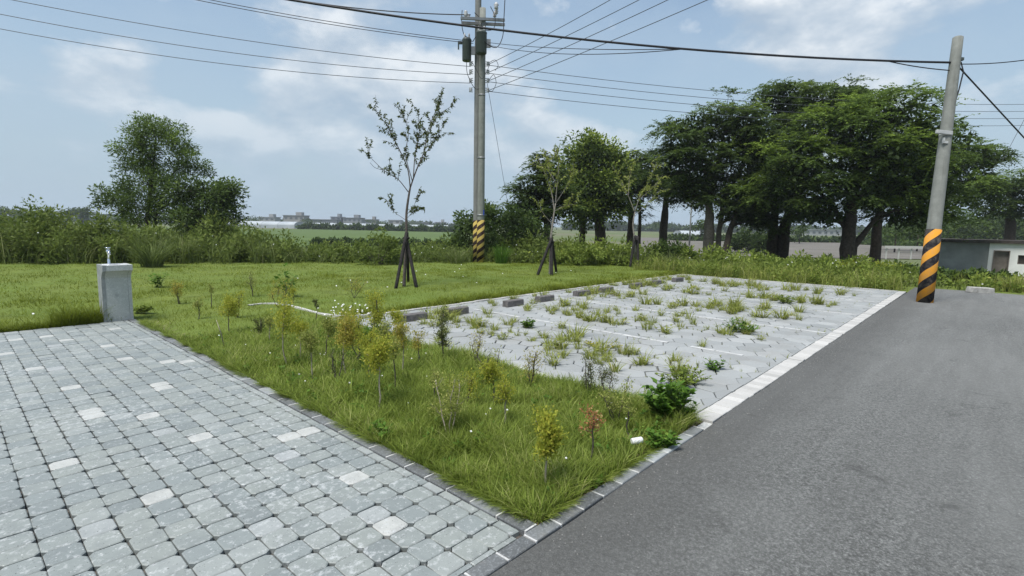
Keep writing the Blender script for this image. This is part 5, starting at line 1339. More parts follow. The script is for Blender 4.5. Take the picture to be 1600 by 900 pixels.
SAP = [
 ((2.304, 1.807, 0), 0.33, 0.105, 'lf_yellow', 'tufted yellow-green sapling on a stout pale stem nearest the road corner', 'tuft', 300, 0.045, 'stem_pale'),
 ((2.776, 1.811, 0), 0.29, 0.075, 'lf_rust', 'sapling with withered orange-red leaves', 'bare', 55, 0.034, 'bark_thin'),
 ((2.813, 2.618, 0), 0.32, 0.10, 'lf_yellow', 'yellowish sapling with whitish forked stem in front of another sapling', 'tuft', 150, 0.032, 'stem_pale'),
 ((3.104, 3.027, 0), 0.30, 0.11, 'lf_yellow', 'bushy yellow sapling just behind the whitish forked one', 'tuft', 220, 0.036, 'bark_thin'),
 ((2.414, 2.815, 0), 0.36, 0.13, 'lf_olive', 'wide thin-leaved sapling on twin pale stems at the middle of the strip', 'multi', 330, 0.030, 'stem_pale'),
 ((2.74, 3.369, 0), 0.24, 0.07, 'lf_olive', 'small dark-stemmed sapling left behind the twin-stemmed one', 'bare', 80, 0.028, 'bark_thin'),
 ((2.403, 3.662, 0), 0.41, 0.14, 'lf_yellow', 'brightest yellow sapling on a straight pale stem near the court kerb', 'tuft', 330, 0.042, 'stem_pale'),
 ((2.797, 4.024, 0), 0.42, 0.10, 'lf_olive', 'slim sapling right behind the brightest yellow one', 'tuft', 120, 0.034, 'bark_thin'),
 ((3.101, 4.282, 0), 0.38, 0.12, 'lf_amber', 'amber-leaved sapling by the left corner of the lot', 'tuft', 200, 0.038, 'stem_pale'),
 ((2.417, 4.83, 0), 0.42, 0.13, 'lf_olive', 'forked olive sapling left of the small bare one', 'tuft', 240, 0.038, 'stem_pale'),
 ((2.504, 4.566, 0), 0.26, 0.09, 'lf_sapling', 'small dark nearly bare sapling between two yellow ones', 'multi', 50, 0.03, 'bark_thin'),
 ((2.74, 4.796, 0), 0.44, 0.15, 'lf_amber', 'broad amber sapling in the middle of the left clump', 'tuft', 300, 0.042, 'stem_pale'),
 ((3.106, 5.115, 0), 0.38, 0.14, 'lf_yellow', 'low bushy yellow sapling behind the amber one', 'multi', 260, 0.042, 'bark_thin'),
 ((2.449, 5.491, 0), 0.46, 0.20, 'lf_yellow', 'widest yellow sapling on a thin pale stem left of the forked one', 'tuft', 260, 0.044, 'stem_pale'),
 ((3.889, 6.026, 0), 0.50, 0.16, 'lf_yellow', 'tall yellow sapling beside the curving edging strip', 'multi', 260, 0.05, 'bark_thin'),
 ((3.743, 4.421, 0), 0.46, 0.09, 'lf_sapling', 'upright dark green sapling against the lot edge', 'multi', 190, 0.038, 'bark_thin'),
 ((3.841, 3.994, 0), 0.28, 0.12, 'lf_amber', 'thin-twigged sapling with pale yellow leaves over the lot edging', 'multi', 60, 0.03, 'bark_thin'),
 ((3.799, 3.203, 0), 0.27, 0.13, 'lf_amber', 'twiggy sapling with cream leaves in front of the paving', 'multi', 90, 0.03, 'bark_thin'),
 ((3.935, 2.607, 0), 0.27, 0.08, 'lf_sapling', 'upright dark-leaved sapling left of the withered red one', 'multi', 110, 0.028, 'bark_thin'),
 ((3.968, 2.449, 0), 0.22, 0.10, 'lf_sapling', 'low dark-leaved sapling behind the withered red one', 'multi', 120, 0.026, 'bark_thin'),
 ((3.38, 1.87, 0), 0.20, 0.08, 'lf_olive', 'short thin sapling left of the white cup', 'bare', 60, 0.028, 'bark_thin'),
 ((2.831, 7.19, -0), 0.22, 0.07, 'lf_sapling', 'small dark bushy sapling under the widest yellow one', 'multi', 110, 0.036, 'bark_thin'),
 ((2.612, 7.623, 0), 0.36, 0.15, 'lf_yellow', 'yellow-green sapling nearest the paved court, far end of the strip', 'tuft', 260, 0.045, 'bark_thin'),
 ((2.87, 10.754, 0), 0.29, 0.12, 'lf_amber', 'reddish small sapling right of the granite pedestal', 'multi', 120, 0.04, 'bark_thin'),
 ((3.166, 10.003, 0), 0.34, 0.07, 'lf_olive', 'thin olive sapling between the red one and the papaya-like plant', 'bare', 60, 0.036, 'bark_thin'),
 ((4.178, 10.816, 0), 0.34, 0.16, 'lf_olive', 'sparse olive sapling behind the left end of the edging strip', 'multi', 90, 0.04, 'bark_thin'),
 ((4.04, 9.415, 0), 0.30, 0.16, 'lf_amber', 'rusty-tipped sapling at the left end of the edging strip', 'multi', 90, 0.04, 'bark_thin'),
 ((4.459, 9.658, 0), 0.22, 0.09, 'lf_yellow', 'small bright yellow sapling behind the edging strip', 'bare', 90, 0.042, 'bark_thin'),
 ((5.568, 9.364, 0), 0.30, 0.14, 'lf_amber', 'brownish sapling beyond the edging strip, left of the staked tree', 'multi', 70, 0.042, 'bark_thin'),
 ((3.996, 7.885, 0), 0.24, 0.06, 'lf_sapling', 'thin dark sapling touching the edging strip', 'bare', 60, 0.034, 'bark_thin')]
SAP += [
 ((2.714, 5.731, 0), 0.36, 0.13, 'lf_yellow', 'yellow sapling between the widest one and the forked olive one', 'tuft', 220, 0.04, 'stem_pale'),
 ((2.921, 5.531, 0), 0.34, 0.13, 'lf_olive', 'pale olive sapling behind the small bare one', 'tuft', 200, 0.04, 'bark_thin'),
 ((2.84, 4.538, 0), 0.34, 0.12, 'lf_yellow', 'yellow-green sapling left behind the brightest yellow one', 'tuft', 230, 0.038, 'bark_thin'),
 ((3.408, 5.062, 0), 0.36, 0.13, 'lf_olive', 'bushy olive sapling below the flowering weed patch', 'multi', 230, 0.04, 'bark_thin'),
 ((3.775, 5.368, 0), 0.34, 0.11, 'lf_yellow', 'yellow sapling half covering the left corner of the lot', 'tuft', 190, 0.04, 'bark_thin'),
 ((3.429, 4.467, 0), 0.30, 0.09, 'lf_amber', 'thin amber sapling against the lot edging', 'bare', 100, 0.034, 'bark_thin'),
 ((2.906, 3.159, 0), 0.26, 0.11, 'lf_yellow', 'low yellow sapling right behind the twin-stemmed one', 'multi', 170, 0.032, 'bark_thin'),
 ((2.773, 2.196, -0), 0.20, 0.09, 'lf_yellow', 'short bushy sapling behind the tufted one', 'multi', 200, 0.032, 'bark_thin'),
 ((3.568, 2.082, 0), 0.22, 0.11, 'lf_olive', 'olive sapling between the withered red one and the big leafy weed', 'multi', 170, 0.032, 'bark_thin'),
 ((3.586, 3.501, 0), 0.30, 0.10, 'lf_olive', 'sparse olive sapling over the lot edging behind the bushy yellow one', 'multi', 90, 0.03, 'bark_thin'),
 ((2.752, 6.584, 0), 0.28, 0.11, 'lf_olive', 'faint olive sapling left of the widest yellow one', 'tuft', 120, 0.036, 'stem_pale'),
 ((3.606, 6.293, 0), 0.32, 0.13, 'lf_yellow', 'yellow sapling just in front of the curving edging strip', 'multi', 200, 0.042, 'bark_thin'),
 ((3.119, 8.688, 0), 0.30, 0.12, 'lf_yellow', 'small yellow sapling left of the edging strip end', 'multi', 150, 0.042, 'bark_thin'),
 ((2.678, 9.091, 0), 0.26, 0.10, 'lf_olive', 'small olive sapling near the far end of the court', 'bare', 90, 0.038, 'bark_thin')]
for k, (ft, h, sp, pal, lb, sty, n, lf, stm) in enumerate(SAP):
    sapling(ft, h * 1.38, sp, pal, lb, 200 + k, sty, n, lf, stm)
lean_st = thing('dry_stick', 'thin pale dry stick leaning in the grass near the far end of the court', 'stick', (2.266, 6.763, 0))
ls0 = Vector(lean_st.location); obj('stem', MB().tube([(0, 0, -0.02), Vector((2.15, 6.534, 0.257)) - ls0, Vector((2.126, 6.586, 0.404)) - ls0], [0.007, 0.006, 0.003], 5), M['stem_pale'], lean_st)

# leafy herbs
def herb(name, foot, H, spread, pal, label, seed, n_st, n_lf, leaf, cat='weed', wid=0.45, up=0.35, group=None, droop=0.0):
    r = np.random.default_rng(seed)
    z = float(lawn_z(np.array(foot[0]), np.array(foot[1])))
    root = thing(name, label, cat, (foot[0], foot[1], z - 0.01), 0, group)
    wood = MB(); lv = Leaves()
    for s in range(n_st):
        a = r.uniform(0, 6.28); rad = spread * math.sqrt(r.random()); e = np.array([rad * math.cos(a), rad * math.sin(a), H * r.uniform(0.55, 1.0) * (1 - 0.3 * (rad / spread) ** 2)])
        P = bezier(np.array([e[0] * 0.25, e[1] * 0.25, 0]), np.array([e[0] * 0.5, e[1] * 0.5, e[2] * 0.6]), e, 6)
        wood.tube(P, np.linspace(0.005, 0.002, 6), 4, False)
        t = r.uniform(0.2, 1.0, n_lf); i = np.minimum((t * 5).astype(int), 4); f_ = (t * 5 - i)[:, None]
        C = P[i] * (1 - f_) + P[i + 1] * f_
        az = np.arange(n_lf) * 2.4 + r.uniform(0, 6); d = np.stack([np.cos(az), np.sin(az), r.normal(up, 0.3, n_lf) - droop], -1)
        lv.leaf(C, d, leaf * r.uniform(0.6, 1.25, n_lf) * (1.15 - 0.4 * t), leaf * wid * r.uniform(0.8, 1.2, n_lf), r, np.clip(r.normal(0.5, 0.18, n_lf) + 0.2 * (t - 0.5), 0, 1), 0.75)
    obj('stem', wood, M['stem_green'], root); obj('foliage', lv.mesh('foliage'), M[pal], root)
herb('leafy_weed', (3.868, 1.78, 0), 0.40, 0.25, 'lf_bright', 'biggest bright green leafy weed at the road corner of the lot', 301, 28, 26, 0.085)
herb('leafy_weed', (3.379, 1.627, -0), 0.16, 0.13, 'lf_bright', 'low bright weed beside the white cup at the kerb', 302, 16, 14, 0.06, wid=0.6)
herb('leafy_weed', (2.104, 3.162, 0), 0.16, 0.13, 'lf_bright', 'serrated green weed at the foot of the brightest yellow sapling', 303, 10, 16, 0.06, wid=0.4)
herb('leafy_weed', (2.568, 1.68, 0), 0.10, 0.10, 'lf_bright', 'low green weed by the kerb, nearest the road', 304, 8, 12, 0.045, wid=0.6)
herb('leafy_weed', (2.545, 1.857, 0), 0.11, 0.12, 'lf_weed', 'low green weed right of the tufted sapling', 305, 9, 12, 0.045, wid=0.6)
herb('leafy_weed', (3.204, 2.083, 0), 0.13, 0.08, 'lf_bright', 'small weed under the withered red sapling', 306, 7, 12, 0.045, wid=0.6)
herb('leafy_weed', (3.959, 6.071, 0), 0.26, 0.32, 'lf_bright', 'weed patch with small white flowers at the left corner of the lot', 307, 26, 16, 0.07, wid=0.45)
herb('papaya_like_plant', (3.29, 13.759, 0), 0.44, 0.20, 'lf_bright', 'umbrella-leaved plant right behind the granite pedestal', 308, 7, 12, 0.15, 'plant', 0.34, 0.1)
herb('papaya_like_plant', (4.709, 10.476, 0), 0.66, 0.22, 'lf_bright', 'tall umbrella-leaved plant in the middle of the lawn', 309, 7, 14, 0.15, 'plant', 0.34, 0.1)
herb('leafy_weed', (5.725, 2.123, 0), 0.17, 0.13, 'lf_bright', 'leafy weed in the paving right of the nearest weed strip', 310, 8, 14, 0.06)
herb('leafy_weed', (8.072, 2.695, -0), 0.24, 0.30, 'lf_bright', 'largest leafy weed in the second bay', 311, 20, 16, 0.06)
herb('leafy_weed', (6.023, 5.14, 0), 0.20, 0.16, 'lf_bright', 'leafy weed in the middle of the nearest bay', 312, 10, 14, 0.07)
herb('leafy_weed', (12.148, 3.11, 0), 0.22, 0.35, 'lf_weed', 'leafy weed patch in the fourth bay', 313, 18, 14, 0.07)
herb('leafy_weed', (2.15, 10.208, 0), 0.16, 0.22, 'lf_weed', 'low weed at the right foot of the granite pedestal', 314, 10, 14, 0.08)
herb('dry_weed', (5.715, 3.615, 0), 0.12, 0.28, 'lf_amber', 'brownish flat weed in the nearest bay', 315, 16, 10, 0.05)
herb('leafy_weed', (4.936, 2.171, 0), 0.22, 0.28, 'lf_weed', 'large yellow-green weed at the road end of the nearest weed strip', 316, 30, 18, 0.05)

# ------------------------------------------------------------------ grass tufts in the paving joints
tr = np.random.default_rng(77)
tuft_meshes = []
for k in range(12):
    lv = Leaves(); n = int(tr.integers(26, 60)); rad = tr.uniform(0.02, 0.042)
    a = tr.uniform(0, 6.28, n); q = rad * np.sqrt(tr.random(n))
    P = np.stack([q * np.cos(a), q * np.sin(a) , np.full(n, -0.01)], -1)
    lv.blade(P, tr.uniform(0.05, 0.17, n), tr.uniform(0.004, 0.008, n), tr.uniform(0.2, 0.9, n), a + tr.normal(0, 0.6, n), tr, np.clip(tr.normal(0.5, 0.25, n), 0, 1), 0.7, 2)
    if k % 3 == 0:
        m_ = 26; C = tr.normal(0, rad, (m_, 3)) * np.array([1, 1, 0]) + np.array([0, 0, 0.01]); C[:, 2] = tr.uniform(0.01, 0.08, m_)
        lv.leaf(C, np.append(tr.normal(0, 1, (m_, 2)), tr.uniform(0, 0.6, (m_, 1)), 1), 0.035, 0.017, tr, np.clip(tr.normal(0.45, 0.2, m_), 0, 1), 0.8)
    me = lv.mesh('grass_tuft'); me.materials.append(M['grass_weed']); tuft_meshes.append(me)
BAYC = [5.45, 7.85, 10.2, 12.65, 15.1]
BAYN = ['nearest bay', 'second bay', 'third bay', 'fourth bay', 'fifth bay']
cnt = [70, 60, 52, 44, 40]
for bi, c in enumerate(BAYC):
    for k in range(cnt[bi]):
        x = c + tr.normal(0, 0.42); y = tr.uniform(2.2, 7.2)
        if bi == 0 and y < 2.8: x = c - 0.35 + tr.normal(0, 0.3)
        row_ = round((y - 1.93) / (HS * 1.5)); yy = 1.93 + (row_ + 0.5) * HS * 1.5 + tr.normal(0, 0.05)
        o = obj('grass_tuft', tuft_meshes[int(tr.integers(12))], None, None, (x, yy, -0.01))
        s = tr.uniform(0.9, 1.9) * (1.2 if bi > 1 else 1.0); o.scale = (s * tr.uniform(0.9, 1.5), s * tr.uniform(0.9, 1.5), s * tr.uniform(0.7, 1.1)); o.rotation_euler = (0, 0, tr.uniform(0, 6.28))
        tag(o, 'grass tuft in the paving joints of the %s' % BAYN[bi], 'grass tuft', 'grass tufts in the %s' % BAYN[bi])
for k in range(26):   # behind the wheel stops
    o = obj('grass_tuft', tuft_meshes[int(tr.integers(12))], None, None, (tr.uniform(4.5, 16.6), tr.uniform(6.95, 7.6), -0.01)); s = tr.uniform(0.8, 1.6); o.scale = (s * 1.3, s, s)
    tag(o, 'grass tuft behind the row of wheel stops', 'grass tuft', 'grass tufts behind the wheel stops')

jg = Leaves(); pts_ = []
for a, b, w_ in JOINTS:
    for q in range(int(tr.poisson(0.35 + 5.0 * w_ * w_))):
        t = tr.random(); pts_.append((a[0] + (b[0] - a[0]) * t + tr.normal(0, 0.006), a[1] + (b[1] - a[1]) * t + tr.normal(0, 0.006), -0.012))
pts_ = np.array(pts_); n = len(pts_); big_ = np.clip(0.4 + 1.6 * wave(pts_[:, 0], pts_[:, 1], 3.0, 44), 0.1, 1.0)
for rep in range(3):
    jg.blade(pts_ + tr.normal(0, 0.008, (n, 3)) * np.array([1, 1, 0]), tr.uniform(0.03, 0.10, n) * big_, tr.uniform(0.004, 0.008, n), tr.uniform(0.2, 1.1, n), tr.uniform(0, 6.28, n), tr, np.clip(tr.normal(0.55, 0.25, n), 0, 1), 0.7, 2)
o = obj('joint_grass', jg.mesh('joint_grass'), M['grass_weed']); tag(o, 'short sparse grass lining the open joints of the parking bays', 'grass', None, 'stuff')

# ------------------------------------------------------------------ lawn grass
gr = np.random.default_rng(5)
gl = Leaves()
def in_paved(x, y):
    court_ = (x < 1.99) & (y < 9.80)
    lot_ = (x > PARK_X0 - 0.01) & (x < PARK_X1) & (y < PARK_Y1 + 0.01)
    return court_ | lot_ | (y < 1.63)
def scatter(n, x0, x1, y0, y1): return gr.uniform(x0, x1, n), gr.uniform(y0, y1, n)
def grass(x, y, hlo, hhi, wd, lean, seg, tone_mu, leaves=gl, tuft=0.5):
    bare_ = wave(x, y, 4.2, 12) + 0.6 * wave(x, y, 11.0, 13); k = (~in_paved(x, y)) & (gr.random(len(x)) < 0.30 + 0.9 * sstep(-0.45, 0.05, bare_)); P = np.stack([x, y, lawn_z(x, y) - 0.01], -1); k &= in_view(P, 1.1); P = P[k]; n = len(P)
    big_ = 0.5 + 0.5 * wave(P[:, 0], P[:, 1], 2.6, 9) * 2.2; big_ = np.clip(big_, 0, 1)
    fine_ = np.clip(0.5 + wave(P[:, 0], P[:, 1], 9.0, 10) * 1.4, 0, 1)
    h = (hlo + (hhi - hlo) * gr.random(n)) * (0.6 + tuft * big_ + 0.5 * tuft * fine_)
    t = np.clip(tone_mu + gr.normal(0, 0.27, n) + 0.35 * (fine_ - 0.5), 0, 1)
    az = gr.uniform(0, 6.28, n) + 0.0
    leaves.blade(P, h, wd * gr.uniform(0.7, 1.3, n), gr.uniform(lean[0], lean[1], n), az, gr, t, 0.7, seg)
x, y = scatter(62000, 2.0, 4.12, 1.62, 3.6); grass(x, y, 0.05, 0.15, 0.0058, (0.2, 1.1), 2, 0.5, gl, 0.8)
x, y = scatter(52000, 2.0, 4.12, 3.6, 7.7); grass(x, y, 0.045, 0.14, 0.0085, (0.2, 1.1), 2, 0.5, gl, 0.8)
x, y = scatter(8000, 2.0, 4.12, 1.62, 5.6); grass(x, y, 0.12, 0.24, 0.006, (0.3, 1.1), 3, 0.5)
x, y = scatter(4500, 2.0, 4.1, 1.6, 3.0); grass(x, y, 0.03, 0.09, 0.0045, (0.5, 1.4), 2, 0.92)
# overhanging fringe along the court kerb
n = 9000; x = 2.0 + np.abs(gr.normal(0, 0.05, n)); y = gr.uniform(1.7, 9.7, n); grass(x, y, 0.04, 0.13, 0.005, (0.5, 1.2), 2, 0.40)
n = 5000; x = PARK_X0 - np.abs(gr.normal(0, 0.05, n)); y = gr.uniform(1.7, 7.7, n); grass(x, y, 0.05, 0.14, 0.006, (0.3, 1.1), 2, 0.42)
def fringe(n, x, y, az0, hlo, hhi, tone_mu):
    P = np.stack([x, y, lawn_z(x, y)], -1); keep = wave(x, y, 3.5, 21) + 0.5 * wave(x, y, 9, 22) > -0.12; P = P[keep]; n = len(P)
    gl.blade(P, gr.uniform(hlo, hhi, n), gr.uniform(0.004, 0.008, n), gr.uniform(0.9, 1.7, n), az0 + gr.normal(0, 0.5, n), gr, np.clip(gr.normal(tone_mu, 0.25, n), 0, 1), 0.6, 3)
n = 7000; fringe(n, 2.005 + np.abs(gr.normal(0, 0.02, n)), gr.uniform(1.7, 9.6, n), math.pi, 0.04, 0.11, 0.45)
n = 1600; fringe(n, gr.uniform(2.05, 4.1, n), 1.625 + np.abs(gr.normal(0, 0.02, n)), -math.pi / 2, 0.03, 0.08, 0.6)
n = 2600; fringe(n, PARK_X0 - 0.01 - np.abs(gr.normal(0, 0.02, n)), gr.uniform(1.8, 7.6, n), 0.0, 0.04, 0.10, 0.45)
gw = Leaves()
for k in range(330):
    x, y = 2.08 + 1.95 * gr.random(), 1.7 + 6.0 * gr.random() ** 1.3; q = int(gr.integers(5, 12)); a = gr.uniform(0, 6.28, q); z = float(lawn_z(np.array(x), np.array(y)))
    C = np.stack([x + 0.01 * np.cos(a), y + 0.01 * np.sin(a), z + gr.uniform(0.02, 0.09, q)], -1); gw.leaf(C, np.stack([np.cos(a), np.sin(a), gr.uniform(0.1, 0.9, q)], -1), gr.uniform(0.025, 0.055, q), gr.uniform(0.012, 0.024, q), gr, np.clip(gr.normal(0.5, 0.2, q), 0, 1), 0.8)
o = obj('ground_weeds', gw.mesh('ground_weeds'), M['lf_bright']); tag(o, 'small broad-leaved weeds scattered through the strip grass', 'weeds', None, 'stuff')
o = obj('strip_grass', gl.mesh('strip_grass'), M['grass_near']); tag(o, 'rough green grass of the planted strip between court and lot', 'grass', None, 'stuff')
gf = Leaves()
x, y = scatter(120000, -6, 20, 7.7, 14); grass(x, y, 0.025, 0.065, 0.008, (0.3, 1.2), 1, 0.42, gf, 0.9)
x, y = scatter(95000, -10, 20, 12, 27); grass(x, y, 0.03, 0.07, 0.014, (0.3, 1.2), 1, 0.42, gf, 0.9)
n = 14000; x = gr.uniform(4.6, 16.9, n); y = PARK_Y1 + np.abs(gr.normal(0, 0.16, n)); grass(x, y, 0.07, 0.17, 0.010, (0.3, 1.1), 2, 0.45, gf)
n = 9000; x = gr.uniform(-2, 2.0, n); y = 9.82 + np.abs(gr.normal(0, 0.2, n)); grass(x, y, 0.08, 0.20, 0.009, (0.4, 1.2), 2, 0.25, gf)
n = 900; x = gr.uniform(1.0, 1.62, n); y = 9.85 + np.abs(gr.normal(0, 0.25, n)); grass(x, y, 0.2, 0.42, 0.009, (0.4, 1.1), 3, 0.3, gf)
n = 60000; x = gr.uniform(-4, 19, n); y = gr.uniform(7.9, 20, n); k = wave(x * 0.6, y, 3.4, 31) + 0.5 * wave(x, y, 7.0, 32) > 0.30; x, y = x[k], y[k]; grass(x, y, 0.06, 0.12, 0.011, (0.3, 1.0), 1, 0.12, gf)
o = obj('lawn_grass', gf.mesh('lawn_grass'), M['grass_far']); tag(o, 'yellow-green mown grass of the open lawn', 'grass', None, 'stuff')
dd = Leaves(); n = 2600   # dry thatch and litter at the road corner
x = 2.0 + 2.1 * gr.random(n); y = 1.62 + np.abs(gr.normal(0, 0.09, n)); P = np.stack([x, y, lawn_z(x, y) + 0.004], -1)
d_ = np.stack([gr.normal(0, 1, n), gr.normal(0, 1, n), gr.normal(0.1, 0.15, n)], -1); dd.leaf(P, d_, gr.uniform(0.02, 0.07, n), gr.uniform(0.003, 0.007, n), gr, gr.random(n), 0.8)
n = 900; y = gr.uniform(3.5, 9.7, n); x = 2.02 + np.abs(gr.normal(0, 0.10, n)); P = np.stack([x, y, lawn_z(x, y) + 0.01], -1)
d_ = np.stack([gr.normal(0, 1, n), gr.normal(0, 1, n), gr.normal(0.1, 0.15, n)], -1); dd.leaf(P, d_, gr.uniform(0.03, 0.08, n), gr.uniform(0.005, 0.012, n), gr, gr.random(n), 0.8)
o = obj('dry_thatch', dd.mesh('dry_thatch'), M['dead']); tag(o, 'straw-coloured dry grass litter along the kerb', 'dry grass', None, 'stuff')

# ------------------------------------------------------------------ weeds and hedge round the plot
hg = np.random.default_rng(15)
def px_of(x, y):
    d = (x * FW[0] + y * FW[1]); return 800 + 818.3 * (x * RT[0] + y * RT[1]) / d
HX = [-300, 0, 120, 200, 270, 400, 440, 500, 560, 600, 650, 700, 790, 870, 960, 1060, 1150, 1300, 1400, 1470, 1700]
HH = [1.5, 1.45, 1.45, 1.5, 1.35, 1.15, 0.9, 0.55, 0.6, 0.75, 0.55, 0.75, 0.85, 0.8, 0.9, 0.75, 0.6, 0.64, 0.5, 0.26, 0.22]
def band(n, s0, s1):
    """random spots outside the edge of the plot, s0..s1 metres out"""
    m_ = n * 14; x = hg.uniform(-16, 34, m_); y = hg.uniform(-10, 40, m_)
    s = edge_dist(x, y); k = (s > s0) & (s < s1)
    P = np.stack([x, y, np.zeros_like(x)], -1); k &= in_view(P, 1.08); return x[k][:n], y[k][:n], s[k][:n]
def thicket(name, label, pal, spots, hscale, leaf, nl, rad, seed, tone=0.4):
    r = np.random.default_rng(seed); lv = Leaves()
    for x, y, s in zip(*spots):
        p = px_of(x, y); h = np.interp(p, HX, HH) * hscale
        h *= (0.35 + 0.65 * sstep(-0.3, 1.4, s)) * r.uniform(0.6, 1.12) * (1.0 + 0.25 * math.sin(x * 1.3 + y * 0.7) + 0.12 * math.sin(x * 3.1 - y * 2.3))
        z0 = ground_z(np.array(x), np.array(y)) + 0.1
        k = max(1, int(round(h / (rad * 0.9))))
        for q in range(k):
            c = np.array([x, y, z0 + h * (q + 0.55) / k]) + r.normal(0, rad * 0.4, 3) * np.array([1, 1, 0.3])
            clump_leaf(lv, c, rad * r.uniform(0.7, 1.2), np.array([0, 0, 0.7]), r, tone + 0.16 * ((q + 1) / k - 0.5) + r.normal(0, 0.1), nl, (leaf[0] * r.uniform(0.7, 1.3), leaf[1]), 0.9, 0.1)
    o = obj(name, lv.mesh(name), M[pal]); tag(o, label, 'undergrowth', None, 'stuff')
def sub(sp, f_):
    k = np.array([f_(px_of(x, y), x, y) for x, y in zip(sp[0], sp[1])], bool); return tuple(a[k] for a in sp)
sp1 = band(1300, 0.2, 4.2)
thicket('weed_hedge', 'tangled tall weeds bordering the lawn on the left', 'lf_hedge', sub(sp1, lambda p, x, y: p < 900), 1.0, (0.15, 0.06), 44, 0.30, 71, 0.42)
sp2 = band(1500, -0.3, 11)
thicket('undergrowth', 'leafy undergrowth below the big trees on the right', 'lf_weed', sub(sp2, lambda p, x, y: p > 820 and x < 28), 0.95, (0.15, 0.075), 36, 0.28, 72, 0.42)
lx = hg.uniform(17.1, 19.6, 330); ly = hg.uniform(1.75, 9.2, 330); ls_ = hg.uniform(0.0, 0.7, 330)
thicket('verge_weeds', 'bright weeds spilling over the far edge of the lot', 'lf_weed', (lx, ly, ls_), 0.75, (0.10, 0.045), 26, 0.17, 73, 0.45)
# reeds and seed heads through the hedge
rd = Leaves(); sp3 = band(900, -0.1, 3.4)
for x, y, s in zip(*sp3):
    p = px_of(x, y); h = np.interp(p, HX, HH) * hg.uniform(0.7, 1.25); n = 16
    if p > 1150 and hg.random() < 0.6: continue
    z0 = float(ground_z(np.array(x), np.array(y))) + 0.1
    P = np.stack([x + hg.normal(0, 0.10, n), y + hg.normal(0, 0.10, n), np.full(n, z0)], -1)
    rd.blade(P, h * hg.uniform(0.7, 1.15, n), hg.uniform(0.014, 0.028, n), hg.uniform(0.3, 1.0, n), hg.uniform(0, 6.28, n), hg, np.clip(hg.normal(0.45, 0.22, n), 0, 1), 1.0, 3)
o = obj('reeds', rd.mesh('reeds'), M['grass_reed']); tag(o, 'arching reed grass sticking out of the weed hedge', 'reeds', None, 'stuff')
vg = Leaves()
for k in range(340):
    x, y = float(hg.uniform(16.9, 19.4)), float(hg.uniform(1.7, 9.5))
    if hg.random() < 0.35: x, y = float(hg.uniform(19, 24)), float(hg.uniform(-2, 9))
    n = 18; z0 = float(lawn_z(np.array(x), np.array(y))); P = np.stack([x + hg.normal(0, 0.07, n), y + hg.normal(0, 0.07, n), np.full(n, z0)], -1)
    vg.blade(P, hg.uniform(0.25, 0.62) * hg.uniform(0.6, 1.15, n), hg.uniform(0.008, 0.016, n), hg.uniform(0.1, 0.7, n), hg.uniform(0, 6.28, n), hg, np.clip(hg.normal(0.55, 0.22, n), 0, 1), 1.0, 3)
o = obj('verge_grass', vg.mesh('verge_grass'), M['grass_weed']); tag(o, 'pale tall grass growing through the weeds beyond the lot', 'grass', None, 'stuff')
def grass_clump(foot, h, spread, pal, label, seed, n=160, wid=0.02, lean=(0.15, 0.8), tone=0.45):
    r = np.random.default_rng(seed); z0 = gz(foot) + 0.1; root = thing('grass_clump', label, 'grass clump', (foot[0], foot[1], z0), 0, 'tall grass clumps')
    lv = Leaves(); a = r.uniform(0, 6.28, n); q = spread * 0.35 * np.sqrt(r.random(n))
    P = np.stack([q * np.cos(a), q * np.sin(a), np.full(n, -0.05)], -1)
    lv.blade(P, h * r.uniform(0.6, 1.15, n), wid * r.uniform(0.7, 1.3, n), r.uniform(lean[0], lean[1], n), a + r.normal(0, 0.5, n), r, np.clip(r.normal(tone, 0.2, n), 0, 1), 1.0, 4)
    obj('blades', lv.mesh('blades'), M[pal], root)
grass_clump((4.572, 19.701, 0), 1.15, 0.8, 'grass_reed', 'dark drooping reed clump right of the granite pedestal', 401, 260, 0.026, (0.3, 0.9), 0.3)
grass_clump((5.91, 21.47, 0), 1.25, 0.7, 'grass_reed', 'pale-bladed reed clump under the feathery tree', 402, 220, 0.024, (0.3, 0.9), 0.5)
grass_clump((8.152, 21.571, 0), 1.15, 0.8, 'grass_reed', 'pale reed clump right of the dark broad-leaved bush', 403, 220, 0.022, (0.25, 0.85), 0.6)
grass_clump((9.219, 20.851, 0), 0.95, 0.8, 'grass_reed', 'reed clump at the right end of the left hedge', 404, 180, 0.022, (0.25, 0.85), 0.55)
grass_clump((15.017, 14.28, 0), 0.95, 0.6, 'lf_bright', 'bright green upright grass clump right of the twin pole foot', 405, 220, 0.022, (0.05, 0.5), 0.55)
grass_clump((13.831, 15.528, 0), 0.75, 0.7, 'grass_reed', 'seeding grass clump left of the twin pole foot', 406, 180, 0.018, (0.1, 0.7), 0.6)
grass_clump((19.796, -0.634, 0), 0.55, 0.9, 'grass_weed', 'yellowish tall grass in front of the house at the right edge', 407, 420, 0.014, (0.1, 0.8), 0.55)
grass_clump((20.253, 5.428, 0), 0.6, 0.5, 'lf_bright', 'bright grass clump in the undergrowth right of the lot', 408, 150, 0.02, (0.05, 0.5), 0.6)
grass_clump((22.337, 4.813, 0), 0.6, 0.5, 'lf_bright', 'bright grass clump left of the thickest trunk', 409, 150, 0.02, (0.05, 0.5), 0.6)
grass_clump((1.45, 10.366, 0), 0.3, 0.6, 'grass_near', 'long grass at the left foot of the granite pedestal', 410, 170, 0.009, (0.2, 1.0), 0.35)
